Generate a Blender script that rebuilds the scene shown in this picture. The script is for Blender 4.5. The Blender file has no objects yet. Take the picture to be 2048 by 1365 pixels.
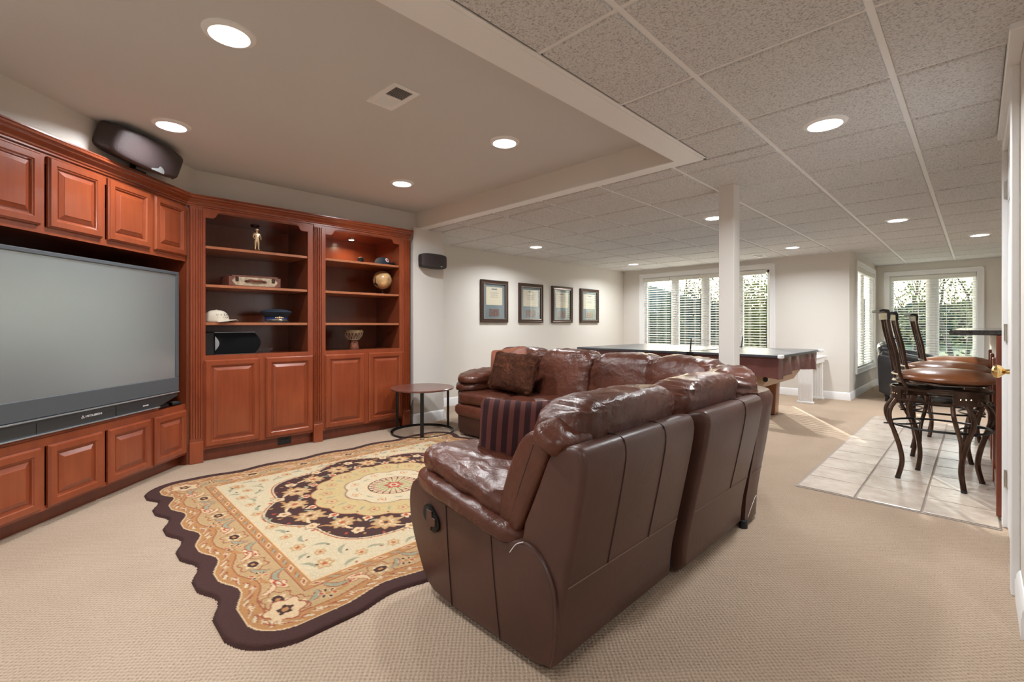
import bpy, bmesh, math, random
import numpy as np
from mathutils import Vector, Matrix, noise
R = math.radians
PI = math.pi
random.seed(7)
sc = bpy.context.scene
col = sc.collection

# ------------------------------------------------------------------ camera, world, sun, exposure
CAMH = 1.10
cam_data = bpy.data.cameras.new('camera')
cam = bpy.data.objects.new('camera', cam_data)
col.objects.link(cam)
cam.location = (0, 0, CAMH)
cam.rotation_euler = (R(90), 0, R(45.1))
cam_data.sensor_width = 36.0
cam_data.lens = 926.0 / 2048.0 * 36.0
cam_data.shift_y = -31.7 / 2048.0
cam_data.clip_start = 0.03
cam_data.clip_end = 400
sc.camera = cam

world = bpy.data.worlds.new('world')
sc.world = world
world.use_nodes = True
wn = world.node_tree
wn.nodes.clear()
wo = wn.nodes.new('ShaderNodeOutputWorld')
wb = wn.nodes.new('ShaderNodeBackground')
sky = wn.nodes.new('ShaderNodeTexSky')
sky.sky_type = 'NISHITA'
sky.sun_disc = False
sky.sun_elevation = R(19.5)
sky.sun_rotation = R(-30)
sky.air_density = 1.0
sky.dust_density = 1.2
sky.ozone_density = 1.0
wb.inputs['Strength'].default_value = .9
wn.links.new(sky.outputs[0], wb.inputs[0])
wn.links.new(wb.outputs[0], wo.inputs[0])

sun_d = bpy.data.lights.new('sun', 'SUN')
sun_d.energy = 15.0
sun_d.angle = R(0.6)
sun_d.color = (1.0, 0.93, 0.82)
sun = bpy.data.objects.new('sun', sun_d)
col.objects.link(sun)
sd = Vector((0.5, -0.866, -math.tan(R(19.5)))).normalized()
sun.rotation_euler = sd.to_track_quat('-Z', 'Y').to_euler()
sun.location = (-12, 22, 9)

sc.view_settings.view_transform = 'Standard'
sc.view_settings.look = 'None'
sc.view_settings.gamma = 1.0
sc.view_settings.use_curve_mapping = False
sc.view_settings.exposure = 0.0
LAMP_W = 23.0
try:
    sc.cycles.max_bounces = 10
    sc.cycles.diffuse_bounces = 6
    sc.cycles.transparent_max_bounces = 16
    sc.cycles.sample_clamp_indirect = 6.0
except Exception:
    pass

# ------------------------------------------------------------------ helpers
def tag(o, label=None, cat=None, group=None, kind=None):
    if label: o['label'] = label
    if cat: o['category'] = cat
    if group: o['group'] = group
    if kind: o['kind'] = kind
    return o

def empty(name, loc=(0, 0, 0), rz=0.0, label=None, cat=None, group=None, kind=None):
    o = bpy.data.objects.new(name, None)
    o.empty_display_size = 0.05
    col.objects.link(o)
    o.location = loc
    o.rotation_euler = (0, 0, rz)
    return tag(o, label, cat, group, kind)

def copy_tree(o, parent=None):
    c = o.copy()
    col.objects.link(c)
    if parent is not None:
        c.parent = parent
    for ch in list(o.children):
        copy_tree(ch, c)
    return c

class MB:
    """mesh builder"""
    def __init__(s):
        s.v = []; s.f = []; s.m = Matrix.Identity(4)
    def add(s, vs, fs):
        b = len(s.v)
        s.v += [tuple(s.m @ Vector(p)) for p in vs]
        s.f += [tuple(b + i for i in f) for f in fs]
        return s
    def box(s, a, b, bev=0.0):
        x0, x1 = sorted((a[0], b[0])); y0, y1 = sorted((a[1], b[1])); z0, z1 = sorted((a[2], b[2]))
        e = min(bev, (x1-x0)*.49, (y1-y0)*.49, (z1-z0)*.49)
        if e <= 0:
            vs = [(x0,y0,z0),(x1,y0,z0),(x1,y1,z0),(x0,y1,z0),(x0,y0,z1),(x1,y0,z1),(x1,y1,z1),(x0,y1,z1)]
            return s.add(vs, [(0,3,2,1),(4,5,6,7),(0,1,5,4),(1,2,6,5),(2,3,7,6),(3,0,4,7)])
        bm = bmesh.new()
        bmesh.ops.create_cube(bm, size=1.0)
        for v in bm.verts:
            v.co = Vector(((x0+x1)/2+v.co.x*(x1-x0), (y0+y1)/2+v.co.y*(y1-y0), (z0+z1)/2+v.co.z*(z1-z0)))
        bmesh.ops.bevel(bm, geom=bm.edges[:], offset=e, segments=2 if e > .006 else 1, affect='EDGES', profile=0.5)
        s.add_bm(bm)
        return s
    def add_bm(s, bm):
        bm.verts.index_update()
        s.add([v.co[:] for v in bm.verts], [[v.index for v in f.verts] for f in bm.faces])
        bm.free()
        return s
    def prism(s, poly, a, b, axis='y', bev=0.0, seg=3):
        """polygon in two axes extruded along the third, from a to b"""
        def P(p, t):
            if axis == 'y': return (p[0], t, p[1])
            if axis == 'x': return (t, p[0], p[1])
            return (p[0], p[1], t)
        n = len(poly)
        bm = bmesh.new()
        lo = [bm.verts.new(P(p, a)) for p in poly]
        hi = [bm.verts.new(P(p, b)) for p in poly]
        bm.faces.new(lo); bm.faces.new(hi[::-1])
        for i in range(n):
            j = (i+1) % n
            bm.faces.new((lo[j], lo[i], hi[i], hi[j]))
        bmesh.ops.recalc_face_normals(bm, faces=bm.faces[:])
        if bev > 0:
            eds = [e for e in bm.edges if not (e.verts[0] in lo and e.verts[1] in hi or e.verts[1] in lo and e.verts[0] in hi)]
            bmesh.ops.bevel(bm, geom=eds, offset=bev, segments=seg, affect='EDGES', profile=0.5)
        return s.add_bm(bm)
    def cyl(s, c, r, h, n=24, r2=None, cap=True):
        r2 = r if r2 is None else r2
        vs = []; fs = []
        for k, (rr, z) in enumerate(((r, 0), (r2, h))):
            for i in range(n):
                a = 2*PI*i/n
                vs.append((c[0]+rr*math.cos(a), c[1]+rr*math.sin(a), c[2]+z))
        for i in range(n):
            j = (i+1) % n
            fs.append((i, j, n+j, n+i))
        if cap:
            fs.append(tuple(range(n-1, -1, -1))); fs.append(tuple(range(n, 2*n)))
        return s.add(vs, fs)
    def lathe(s, prof, c=(0,0,0), n=32, close=True):
        """prof: list of (r, z)"""
        vs = []; fs = []
        m = len(prof)
        for r, z in prof:
            for i in range(n):
                a = 2*PI*i/n
                vs.append((c[0]+r*math.cos(a), c[1]+r*math.sin(a), c[2]+z))
        for k in range(m-1):
            for i in range(n):
                j = (i+1) % n
                fs.append((k*n+i, k*n+j, (k+1)*n+j, (k+1)*n+i))
        if close:
            if prof[0][0] > 1e-5: fs.append(tuple(range(n-1, -1, -1)))
            if prof[-1][0] > 1e-5: fs.append(tuple(range((m-1)*n, m*n)))
        return s.add(vs, fs)
    def tube(s, pts, r, n=8, closed=False, ry=None):
        """tube along points; r scalar or list"""
        P = [Vector(p) for p in pts]
        k = len(P)
        rr = r if isinstance(r, (list, tuple)) else [r]*k
        vs = []; fs = []
        prev = None
        for i in range(k):
            if closed:
                t = P[(i+1) % k]-P[i-1]
            else:
                t = (P[min(i+1, k-1)]-P[max(i-1, 0)])
            if t.length < 1e-9: t = Vector((0,0,1))
            t.normalize()
            if prev is None:
                up = Vector((0,0,1)) if abs(t.z) < .9 else Vector((1,0,0))
                u = t.cross(up).normalized()
            else:
                u = prev - t*prev.dot(t)
                if u.length < 1e-6: u = t.orthogonal()
                u.normalize()
            prev = u
            w = t.cross(u)
            for q in range(n):
                a = 2*PI*q/n
                vs.append(tuple(P[i]+u*math.cos(a)*rr[i]+w*math.sin(a)*(rr[i] if ry is None else ry)))
        rng = k if closed else k-1
        for i in range(rng):
            j = (i+1) % k
            for q in range(n):
                q2 = (q+1) % n
                fs.append((i*n+q, i*n+q2, j*n+q2, j*n+q))
        if not closed:
            fs.append(tuple(range(n-1, -1, -1))); fs.append(tuple(range((k-1)*n, k*n)))
        return s.add(vs, fs)
    def sweep(s, prof, x0, x1, m0=0.0, m1=0.0):
        """profile of (n, z) swept along local x, mitred: end x = x0 + m0*n, x1 + m1*n"""
        k = len(prof)
        vs = [(x0+m0*p[0], p[0], p[1]) for p in prof] + [(x1+m1*p[0], p[0], p[1]) for p in prof]
        fs = [(i, (i+1) % k, k+(i+1) % k, k+i) for i in range(k)]
        fs += [tuple(range(k-1, -1, -1)), tuple(range(k, 2*k))]
        return s.add(vs, fs)
    def build(s, name, mat, parent=None, smooth=35, **kw):
        me = bpy.data.meshes.new(name)
        me.from_pydata(s.v, [], s.f)
        me.validate()
        bm = bmesh.new(); bm.from_mesh(me)
        bmesh.ops.recalc_face_normals(bm, faces=bm.faces[:])
        bm.to_mesh(me); bm.free()
        if mat is not None: me.materials.append(mat)
        if smooth:
            me.shade_smooth()
            try: me.set_sharp_from_angle(angle=R(smooth))
            except Exception: pass
        o = bpy.data.objects.new(name, me)
        col.objects.link(o)
        if parent is not None: o.parent = parent
        return tag(o, **kw)

def spline(pts, n=6):
    """Catmull-Rom through points"""
    P = [Vector(p) for p in pts]
    P = [P[0]*2-P[1]] + P + [P[-1]*2-P[-2]]
    out = []
    for i in range(1, len(P)-2):
        for k in range(n):
            t = k/n
            a, b, c, d = P[i-1], P[i], P[i+1], P[i+2]
            out.append(0.5*((2*b)+(c-a)*t+(2*a-5*b+4*c-d)*t*t+(3*b-a-3*c+d)*t**3))
    out.append(P[-2])
    return out

def soft(name, size, mat, parent, p=4.0, res=18, disp=None, loc=(0,0,0), rot=None, pz=None, **kw):
    """soft rounded box (superellipsoid) with optional displacement function disp(co, n, q) -> co in local metres"""
    bm = bmesh.new()
    bmesh.ops.create_cube(bm, size=2.0)
    bmesh.ops.subdivide_edges(bm, edges=bm.edges[:], cuts=res, use_grid_fill=True)
    hs = Vector(size)*0.5
    pz = pz or p
    for v in bm.verts:
        c = v.co.copy()
        # even out the cube spread
        c = Vector([math.sin(x*PI/2*0.92)/math.sin(PI/2*.92) for x in c])
        nrm = (abs(c.x)**p+abs(c.y)**p+abs(c.z)**pz)**(1.0/p)
        q = c/nrm
        v.co = Vector((q.x*hs.x, q.y*hs.y, q.z*hs.z))
    bm.normal_update()
    if disp:
        new = []
        for v in bm.verts:
            q = Vector((v.co.x/hs.x, v.co.y/hs.y, v.co.z/hs.z))
            new.append(disp(v.co.copy(), v.normal.copy(), q))
        for v, c in zip(bm.verts, new): v.co = c
    me = bpy.data.meshes.new(name)
    bm.to_mesh(me); bm.free()
    me.materials.append(mat)
    me.shade_smooth()
    o = bpy.data.objects.new(name, me)
    col.objects.link(o)
    if parent is not None: o.parent = parent
    o.location = loc
    if rot: o.rotation_euler = rot
    return tag(o, **kw)

def ridge(p):
    return 1.0-abs(noise.noise(p))*2.0

def wrinkle(amp=.008, f=(6, 6, 6), seed=0.0, belly=0.0, big=.01):
    def d(co, n, q):
        p = Vector((co.x*f[0]+seed, co.y*f[1]+seed*1.7, co.z*f[2]-seed))
        w = Vector((noise.noise(p*.5), noise.noise(p*.5+Vector((9, 3, 1))), noise.noise(p*.5+Vector((2, 7, 5)))))
        r = ridge(p+w*1.2)
        r = max(0.0, r)**3
        return co + n*(amp*(r-.4)+big*noise.noise(co*3.0+Vector((seed, 0, seed))))
    return d

# ------------------------------------------------------------------ materials
def newmat(name):
    m = bpy.data.materials.new(name)
    m.use_nodes = True
    nt = m.node_tree
    b = nt.nodes['Principled BSDF']
    return m, nt, b

def N(nt, t, **kw):
    n = nt.nodes.new(t)
    for k, v in kw.items():
        if k in n.inputs: n.inputs[k].default_value = v
        else: setattr(n, k, v)
    return n

def ramp(nt, fac, stops):
    r = nt.nodes.new('ShaderNodeValToRGB')
    el = r.color_ramp.elements
    while len(el) < len(stops): el.new(0.5)
    for e, (p, c) in zip(el, stops):
        e.position = p; e.color = (*c, 1)
    nt.links.new(fac, r.inputs[0])
    return r.outputs[0]

def coords(nt, scale=(1, 1, 1), obj=False):
    t = nt.nodes.new('ShaderNodeTexCoord')
    m = nt.nodes.new('ShaderNodeMapping')
    m.inputs['Scale'].default_value = scale
    if obj:
        nt.links.new(t.outputs['Object'], m.inputs[0])
    else:
        g = nt.nodes.new('ShaderNodeNewGeometry')
        nt.links.new(g.outputs['Position'], m.inputs[0])
    return m.outputs[0]

def simple(name, c, rough=.5, metal=0.0, bump=0.0, bscale=80.0, var=0.0, vscale=6.0, coat=0.0, spec=None, scale=(1,1,1)):
    m, nt, b = newmat(name)
    b.inputs['Base Color'].default_value = (*c, 1)
    b.inputs['Roughness'].default_value = rough
    b.inputs['Metallic'].default_value = metal
    if coat: 
        b.inputs['Coat Weight'].default_value = coat
        b.inputs['Coat Roughness'].default_value = .15
    if spec is not None: b.inputs['Specular IOR Level'].default_value = spec
    v = coords(nt, scale)
    if var:
        n = N(nt, 'ShaderNodeTexNoise', Scale=vscale, Detail=4.0)
        nt.links.new(v, n.inputs['Vector'])
        lo = tuple(x*(1-var) for x in c); hi = tuple(min(1, x*(1+var)) for x in c)
        nt.links.new(ramp(nt, n.outputs[0], [(.3, lo), (.7, hi)]), b.inputs['Base Color'])
    if bump:
        n = N(nt, 'ShaderNodeTexNoise', Scale=bscale, Detail=3.0)
        nt.links.new(v, n.inputs['Vector'])
        bp = N(nt, 'ShaderNodeBump', Strength=bump, Distance=.01)
        nt.links.new(n.outputs[0], bp.inputs['Height'])
        nt.links.new(bp.outputs[0], b.inputs['Normal'])
    return m

def wood(name, a, c, rough=.33, scale=(14, 14, 1.6), coat=.35):
    m, nt, b = newmat(name)
    v = coords(nt, scale)
    n = N(nt, 'ShaderNodeTexNoise', Scale=2.0, Detail=6.0, Roughness=.6, Distortion=.6)
    nt.links.new(v, n.inputs['Vector'])
    n2 = N(nt, 'ShaderNodeTexNoise', Scale=1.1, Detail=2.0)
    nt.links.new(coords(nt, (2.5, 2.5, 2.5)), n2.inputs['Vector'])
    mx = N(nt, 'ShaderNodeMath', operation='ADD')
    nt.links.new(n.outputs[0], mx.inputs[0]); nt.links.new(n2.outputs[0], mx.inputs[1])
    hf = N(nt, 'ShaderNodeMath', operation='MULTIPLY'); hf.inputs[1].default_value = .5
    nt.links.new(mx.outputs[0], hf.inputs[0])
    nt.links.new(ramp(nt, hf.outputs[0], [(.28, a), (.72, c)]), b.inputs['Base Color'])
    b.inputs['Roughness'].default_value = rough
    b.inputs['Coat Weight'].default_value = coat
    b.inputs['Coat Roughness'].default_value = .18
    return m

def leather(name, a, c, rough=.36, bump=.2, wr=15.0, bd=.008):
    m, nt, b = newmat(name)
    v = coords(nt)
    n = N(nt, 'ShaderNodeTexNoise', Scale=3.2, Detail=5.0, Roughness=.65)
    nt.links.new(v, n.inputs['Vector'])
    nt.links.new(ramp(nt, n.outputs[0], [(.3, a), (.72, c)]), b.inputs['Base Color'])
    vo = N(nt, 'ShaderNodeTexVoronoi', Scale=330.0)
    nt.links.new(v, vo.inputs['Vector'])
    n3 = N(nt, 'ShaderNodeTexNoise', Scale=wr, Detail=5.0, Roughness=.55, Distortion=1.6)
    nt.links.new(v, n3.inputs['Vector'])
    ad = N(nt, 'ShaderNodeMath', operation='MULTIPLY_ADD'); ad.inputs[1].default_value = .04
    nt.links.new(vo.outputs['Distance'], ad.inputs[0]); nt.links.new(n3.outputs[0], ad.inputs[2])
    bp = N(nt, 'ShaderNodeBump', Strength=bump, Distance=bd)
    nt.links.new(ad.outputs[0], bp.inputs['Height'])
    nt.links.new(bp.outputs[0], b.inputs['Normal'])
    rr = N(nt, 'ShaderNodeMapRange'); rr.inputs[3].default_value = rough-.06; rr.inputs[4].default_value = rough+.12
    nt.links.new(n.outputs[0], rr.inputs[0]); nt.links.new(rr.outputs[0], b.inputs['Roughness'])
    return m

def emis(name, c, s):
    m, nt, b = newmat(name)
    b.inputs['Base Color'].default_value = (*c, 1)
    b.inputs['Emission Color'].default_value = (*c, 1)
    b.inputs['Emission Strength'].default_value = s
    return m

M = {}
M['wall'] = simple('wall_paint', (.72, .685, .635), .75, bump=.06, bscale=180)
M['ceil'] = simple('ceiling_paint', (.64, .635, .63), .8, bump=.05, bscale=150)
M['trimw'] = simple('white_trim_paint', (.86, .86, .86), .42)
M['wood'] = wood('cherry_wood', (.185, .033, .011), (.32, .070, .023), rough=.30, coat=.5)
M['shelfedge'] = wood('shelf_wood', (.30, .095, .04), (.42, .15, .065))
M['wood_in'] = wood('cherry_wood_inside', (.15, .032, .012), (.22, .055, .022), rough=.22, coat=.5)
M['wood_dk'] = wood('dark_cherry_wood', (.12, .022, .008), (.20, .04, .014))
M['leather'] = leather('brown_leather', (.055, .018, .011), (.135, .042, .024), .27, .42, 13.0, .013)
M['leather_b'] = leather('brown_leather_back', (.062, .027, .020), (.094, .040, .029), .36, .12)
M['seam'] = simple('leather_seam', (.035, .015, .011), .6)
M['stitch'] = simple('pale_stitch', (.20, .12, .09), .6)
M['blackleather'] = leather('black_leather', (.012, .012, .013), (.03, .03, .032), .34, .2)
M['black'] = simple('black_plastic', (.012, .012, .013), .35)
M['blackcloth'] = simple('black_speaker_cloth', (.005, .005, .006), .9, spec=.15)
M['metal_bk'] = simple('black_steel', (.02, .019, .018), .38, .6)
M['bronze'] = simple('bronze_metal', (.085, .05, .035), .30, .85, var=.3, vscale=12)
M['brass'] = simple('polished_brass', (.75, .52, .22), .16, 1.0)
M['chrome'] = simple('brushed_nickel', (.62, .60, .55), .3, 1.0)
M['gold'] = simple('gold_plating', (.95, .70, .42), .28, .85)
M['speaker'] = simple('speaker_plastic', (.050, .035, .036), .42, bump=.25, bscale=260)
M['spkw'] = simple('wall_speaker_grille', (.035, .024, .024), .6, bump=.3, bscale=700)
M['tvframe'] = simple('tv_bezel_grey', (.075, .085, .095), .38, bump=.05, bscale=600)
M['tvdark'] = simple('tv_dark_grey', (.03, .034, .038), .34)
M['silver'] = simple('silver_strip', (.55, .60, .64), .25, .8)
M['white'] = simple('white_print', (.85, .85, .85), .5)
M['seat'] = leather('tan_seat_leather', (.17, .058, .022), (.31, .115, .045), .28, .1)
M['granite'] = simple('dark_granite', (.03, .026, .024), .12, var=.8, vscale=60)
M['pooltop'] = simple('table_top_dark', (.055, .06, .072), .27)
M['poolcover'] = leather('vinyl_cover', (.10, .035, .03), (.17, .065, .055), .27, .15)
M['poolwood'] = wood('table_wood', (.20, .075, .03), (.34, .14, .065))
M['poollight'] = simple('table_side_light', (.45, .30, .19), .45)
M['net'] = simple('net_white', (.55, .55, .55), .7)
M['slat'] = simple('blind_slat_white', (.80, .79, .74), .45)
M['grout'] = simple('grout', (.34, .29, .25), .85, bump=.2, bscale=200)
M['cream'] = simple('cream_cloth', (.62, .55, .44), .85, bump=.2, bscale=500)
M['navy'] = simple('navy_cloth', (.007, .015, .03), .8, bump=.2, bscale=600)
M['blueband'] = simple('blue_band', (.008, .03, .13), .7)
M['ink'] = simple('dark_ink', (.04, .03, .03), .7)
M['red'] = simple('red_enamel', (.5, .05, .03), .5)
M['canvas'] = simple('suitcase_canvas', (.46, .36, .25), .75, bump=.3, bscale=300, var=.3, vscale=40)
M['caseleather'] = simple('suitcase_leather', (.16, .05, .03), .5, var=.3, vscale=50)
M['globe'] = simple('globe_map', (.48, .29, .13), .28, var=.5, vscale=16)
M['skin'] = simple('drum_skin', (.26, .17, .07), .7, var=.4, vscale=40)
M['rope'] = simple('drum_rope', (.36, .27, .19), .8)
M['drumwood'] = simple('drum_wood', (.13, .04, .02), .35, var=.7, vscale=30)
M['matboard'] = simple('grey_matboard', (.17, .22, .24), .7)
M['paper'] = simple('certificate_paper', (.66, .60, .46), .75)
M['photo'] = simple('small_photo', (.16, .10, .09), .6, var=.8, vscale=70)
M['framewood'] = simple('picture_frame_bronze', (.085, .055, .042), .28, .5)
M['frameedge'] = simple('picture_frame_silver', (.35, .30, .26), .3, .7)
M['lens'] = emis('lamp_lens', (1.0, .96, .9), 9.0)
M['pucklens'] = emis('shelf_lamp_lens', (1.0, .86, .68), 20.0)
M['ventdark'] = simple('vent_dark', (.03, .028, .026), .8)
M['rubber'] = simple('black_rubber', (.015, .015, .016), .7)
M['grass'] = simple('lawn', (.10, .13, .045), .95, bump=.5, bscale=30, var=.5, vscale=1.2)
M['bark'] = simple('bark', (.10, .075, .06), .9)
M['leaf_y'] = simple('leaf_yellow_green', (.20, .21, .07), .8, var=.4, vscale=2)
M['leaf_g'] = simple('leaf_green', (.06, .11, .06), .8, var=.4, vscale=2)
M['leaf_d'] = simple('leaf_dark_green', (.03, .065, .05), .85, var=.4, vscale=2)
M['siding'] = simple('house_siding', (.28, .40, .52), .7)
M['roof'] = simple('house_roof', (.13, .16, .16), .85)

# glass pane that lets light through
def glass():
    m, nt, b = newmat('window_glass')
    nt.nodes.remove(b)
    out = nt.nodes['Material Output']
    t = N(nt, 'ShaderNodeBsdfTransparent'); t.inputs[0].default_value = (.93, .96, .95, 1)
    g = N(nt, 'ShaderNodeBsdfGlossy'); g.inputs['Roughness'].default_value = .02
    mx = N(nt, 'ShaderNodeMixShader'); mx.inputs[0].default_value = .06
    nt.links.new(t.outputs[0], mx.inputs[1]); nt.links.new(g.outputs[0], mx.inputs[2])
    nt.links.new(mx.outputs[0], out.inputs[0])
    return m
M['glass'] = glass()
M['picglass'] = None
def picglass():
    m, nt, b = newmat('picture_glass')
    nt.nodes.remove(b)
    out = nt.nodes['Material Output']
    t = N(nt, 'ShaderNodeBsdfTransparent')
    g = N(nt, 'ShaderNodeBsdfGlossy'); g.inputs['Roughness'].default_value = .04
    mx = N(nt, 'ShaderNodeMixShader'); mx.inputs[0].default_value = .16
    nt.links.new(t.outputs[0], mx.inputs[1]); nt.links.new(g.outputs[0], mx.inputs[2])
    nt.links.new(mx.outputs[0], out.inputs[0])
    return m
M['picglass'] = picglass()

# television screen: matte grey, softly reflecting the room
m, nt, b = newmat('tv_screen')
b.inputs['Base Color'].default_value = (.33, .37, .40, 1)
b.inputs['Metallic'].default_value = .6
b.inputs['Roughness'].default_value = .27
b.inputs['Specular IOR Level'].default_value = 1.0
b.inputs['IOR'].default_value = 2.0
M['screen'] = m

# acoustic tile
m, nt, b = newmat('acoustic_tile')
v = coords(nt)
n1 = N(nt, 'ShaderNodeTexNoise', Scale=120.0, Detail=4.0, Roughness=.7)
nt.links.new(v, n1.inputs['Vector'])
n2 = N(nt, 'ShaderNodeTexVoronoi', Scale=150.0)
nt.links.new(v, n2.inputs['Vector'])
nt.links.new(ramp(nt, n1.outputs[0], [(.36, (.34, .325, .315)), (.46, (.62, .615, .61)), (.7, (.76, .755, .75))]), b.inputs['Base Color'])
bp = N(nt, 'ShaderNodeBump', Strength=.55, Distance=.004)
nt.links.new(n1.outputs[0], bp.inputs['Height'])
nt.links.new(bp.outputs[0], b.inputs['Normal'])
b.inputs['Roughness'].default_value = .92
M['tile'] = m

# carpet: woven loops
m, nt, b = newmat('berber_carpet')
g = nt.nodes.new('ShaderNodeNewGeometry')
mp = nt.nodes.new('ShaderNodeMapping')
mp.inputs['Rotation'].default_value = (0, 0, R(-2))
dn = N(nt, 'ShaderNodeTexNoise', Scale=9.0, Detail=2.0)
nt.links.new(g.outputs['Position'], dn.inputs['Vector'])
dv = N(nt, 'ShaderNodeVectorMath', operation='SCALE'); dv.inputs['Scale'].default_value = .018
nt.links.new(dn.outputs['Color'], dv.inputs[0])
da = N(nt, 'ShaderNodeVectorMath', operation='ADD')
nt.links.new(g.outputs['Position'], da.inputs[0]); nt.links.new(dv.outputs[0], da.inputs[1])
nt.links.new(da.outputs[0], mp.inputs[0])
sx = nt.nodes.new('ShaderNodeSeparateXYZ')
nt.links.new(mp.outputs[0], sx.inputs[0])
def sinof(src, f, ph=0.0):
    a = N(nt, 'ShaderNodeMath', operation='MULTIPLY_ADD'); a.inputs[1].default_value = f; a.inputs[2].default_value = ph
    nt.links.new(src, a.inputs[0])
    s_ = N(nt, 'ShaderNodeMath', operation='SINE')
    nt.links.new(a.outputs[0], s_.inputs[0])
    return s_.outputs[0]
fx = 2*PI/.020
s1 = sinof(sx.outputs[0], fx); s2 = sinof(sx.outputs[1], fx)
mu = N(nt, 'ShaderNodeMath', operation='MULTIPLY'); nt.links.new(s1, mu.inputs[0]); nt.links.new(s2, mu.inputs[1])
nz = N(nt, 'ShaderNodeTexNoise', Scale=150.0, Detail=3.0)
nt.links.new(g.outputs['Position'], nz.inputs['Vector'])
mu2 = N(nt, 'ShaderNodeMath', operation='MULTIPLY'); mu2.inputs[1].default_value = .36
nt.links.new(mu.outputs[0], mu2.inputs[0])
ad = N(nt, 'ShaderNodeMath', operation='MULTIPLY_ADD'); ad.inputs[1].default_value = 1.15
nt.links.new(nz.outputs[0], ad.inputs[0]); nt.links.new(mu2.outputs[0], ad.inputs[2])
big = N(nt, 'ShaderNodeTexNoise', Scale=1.3, Detail=3.0)
nt.links.new(g.outputs['Position'], big.inputs['Vector'])
c1 = ramp(nt, ad.outputs[0], [(.0, (.26, .18, .12)), (.55, (.435, .325, .235)), (1.0, (.505, .39, .295))])
c2 = ramp(nt, big.outputs[0], [(.35, (.90, .88, .86)), (.65, (1, 1, 1))])
mc = N(nt, 'ShaderNodeMix', data_type='RGBA', blend_type='MULTIPLY'); mc.inputs[0].default_value = 1.0
nt.links.new(c1, mc.inputs[6]); nt.links.new(c2, mc.inputs[7])
nt.links.new(mc.outputs[2], b.inputs['Base Color'])
bp = N(nt, 'ShaderNodeBump', Strength=.7, Distance=.006)
nt.links.new(ad.outputs[0], bp.inputs['Height'])
nt.links.new(bp.outputs[0], b.inputs['Normal'])
b.inputs['Roughness'].default_value = .95
M['carpet'] = m

# ceramic tile
m, nt, b = newmat('ceramic_tile')
v = coords(nt)
n1 = N(nt, 'ShaderNodeTexNoise', Scale=7.0, Detail=6.0, Roughness=.65)
nt.links.new(v, n1.inputs['Vector'])
nt.links.new(ramp(nt, n1.outputs[0], [(.3, (.48, .39, .32)), (.7, (.66, .57, .49))]), b.inputs['Base Color'])
n2 = N(nt, 'ShaderNodeTexNoise', Scale=22.0, Detail=5.0)
nt.links.new(v, n2.inputs['Vector'])
bp = N(nt, 'ShaderNodeBump', Strength=.35, Distance=.006)
nt.links.new(n2.outputs[0], bp.inputs['Height'])
nt.links.new(bp.outputs[0], b.inputs['Normal'])
b.inputs['Roughness'].default_value = .24
M['ceramic'] = m

# striped pillow, rust pillow, fur pillow
def striped(name, a, c, f=38.0, axis=0):
    m, nt, b = newmat(name)
    t = nt.nodes.new('ShaderNodeTexCoord')
    s_ = nt.nodes.new('ShaderNodeSeparateXYZ')
    nt.links.new(t.outputs['Object'], s_.inputs[0])
    a_ = N(nt, 'ShaderNodeMath', operation='MULTIPLY'); a_.inputs[1].default_value = f
    nt.links.new(s_.outputs[axis], a_.inputs[0])
    q = N(nt, 'ShaderNodeMath', operation='SINE'); nt.links.new(a_.outputs[0], q.inputs[0])
    r = ramp(nt, q.outputs[0], [(.0, a), (.25, c)])
    nt.links.new(r, b.inputs['Base Color'])
    b.inputs['Roughness'].default_value = .85
    b.inputs['Specular IOR Level'].default_value = .2
    return m
M['stripe'] = striped('striped_pillow_cloth', (.030, .009, .010), (.105, .032, .026), 135.0, 0)
M['rust'] = simple('rust_pillow_cloth', (.26, .085, .045), .5, bump=.3, bscale=60, var=.3, vscale=12)
m, nt, b = newmat('brown_fur')
v = coords(nt, (1, 1, 1))
n1 = N(nt, 'ShaderNodeTexNoise', Scale=14.0, Detail=8.0, Roughness=.75, Distortion=1.2)
nt.links.new(v, n1.inputs['Vector'])
nt.links.new(ramp(nt, n1.outputs[0], [(.35, (.025, .009, .005)), (.55, (.075, .026, .013)), (.75, (.20, .07, .033))]), b.inputs['Base Color'])
bp = N(nt, 'ShaderNodeBump', Strength=.9, Distance=.02)
nt.links.new(n1.outputs[0], bp.inputs['Height'])
nt.links.new(bp.outputs[0], b.inputs['Normal'])
b.inputs['Roughness'].default_value = .9
b.inputs['Specular IOR Level'].default_value = .15
M['fur'] = m
# rug: woven colours stored on the mesh
m, nt, b = newmat('rug_wool')
at = nt.nodes.new('ShaderNodeAttribute'); at.attribute_name = 'weave'
v = coords(nt)
n1 = N(nt, 'ShaderNodeTexNoise', Scale=260.0, Detail=2.0)
nt.links.new(v, n1.inputs['Vector'])
c2 = ramp(nt, n1.outputs[0], [(.3, (.78, .78, .78)), (.7, (1, 1, 1))])
mc = N(nt, 'ShaderNodeMix', data_type='RGBA', blend_type='MULTIPLY'); mc.inputs[0].default_value = 1.0
nt.links.new(at.outputs['Color'], mc.inputs[6]); nt.links.new(c2, mc.inputs[7])
nt.links.new(mc.outputs[2], b.inputs['Base Color'])
bp = N(nt, 'ShaderNodeBump', Strength=.5, Distance=.004)
nt.links.new(n1.outputs[0], bp.inputs['Height'])
nt.links.new(bp.outputs[0], b.inputs['Normal'])
b.inputs['Roughness'].default_value = .95
M['rug'] = m

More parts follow.
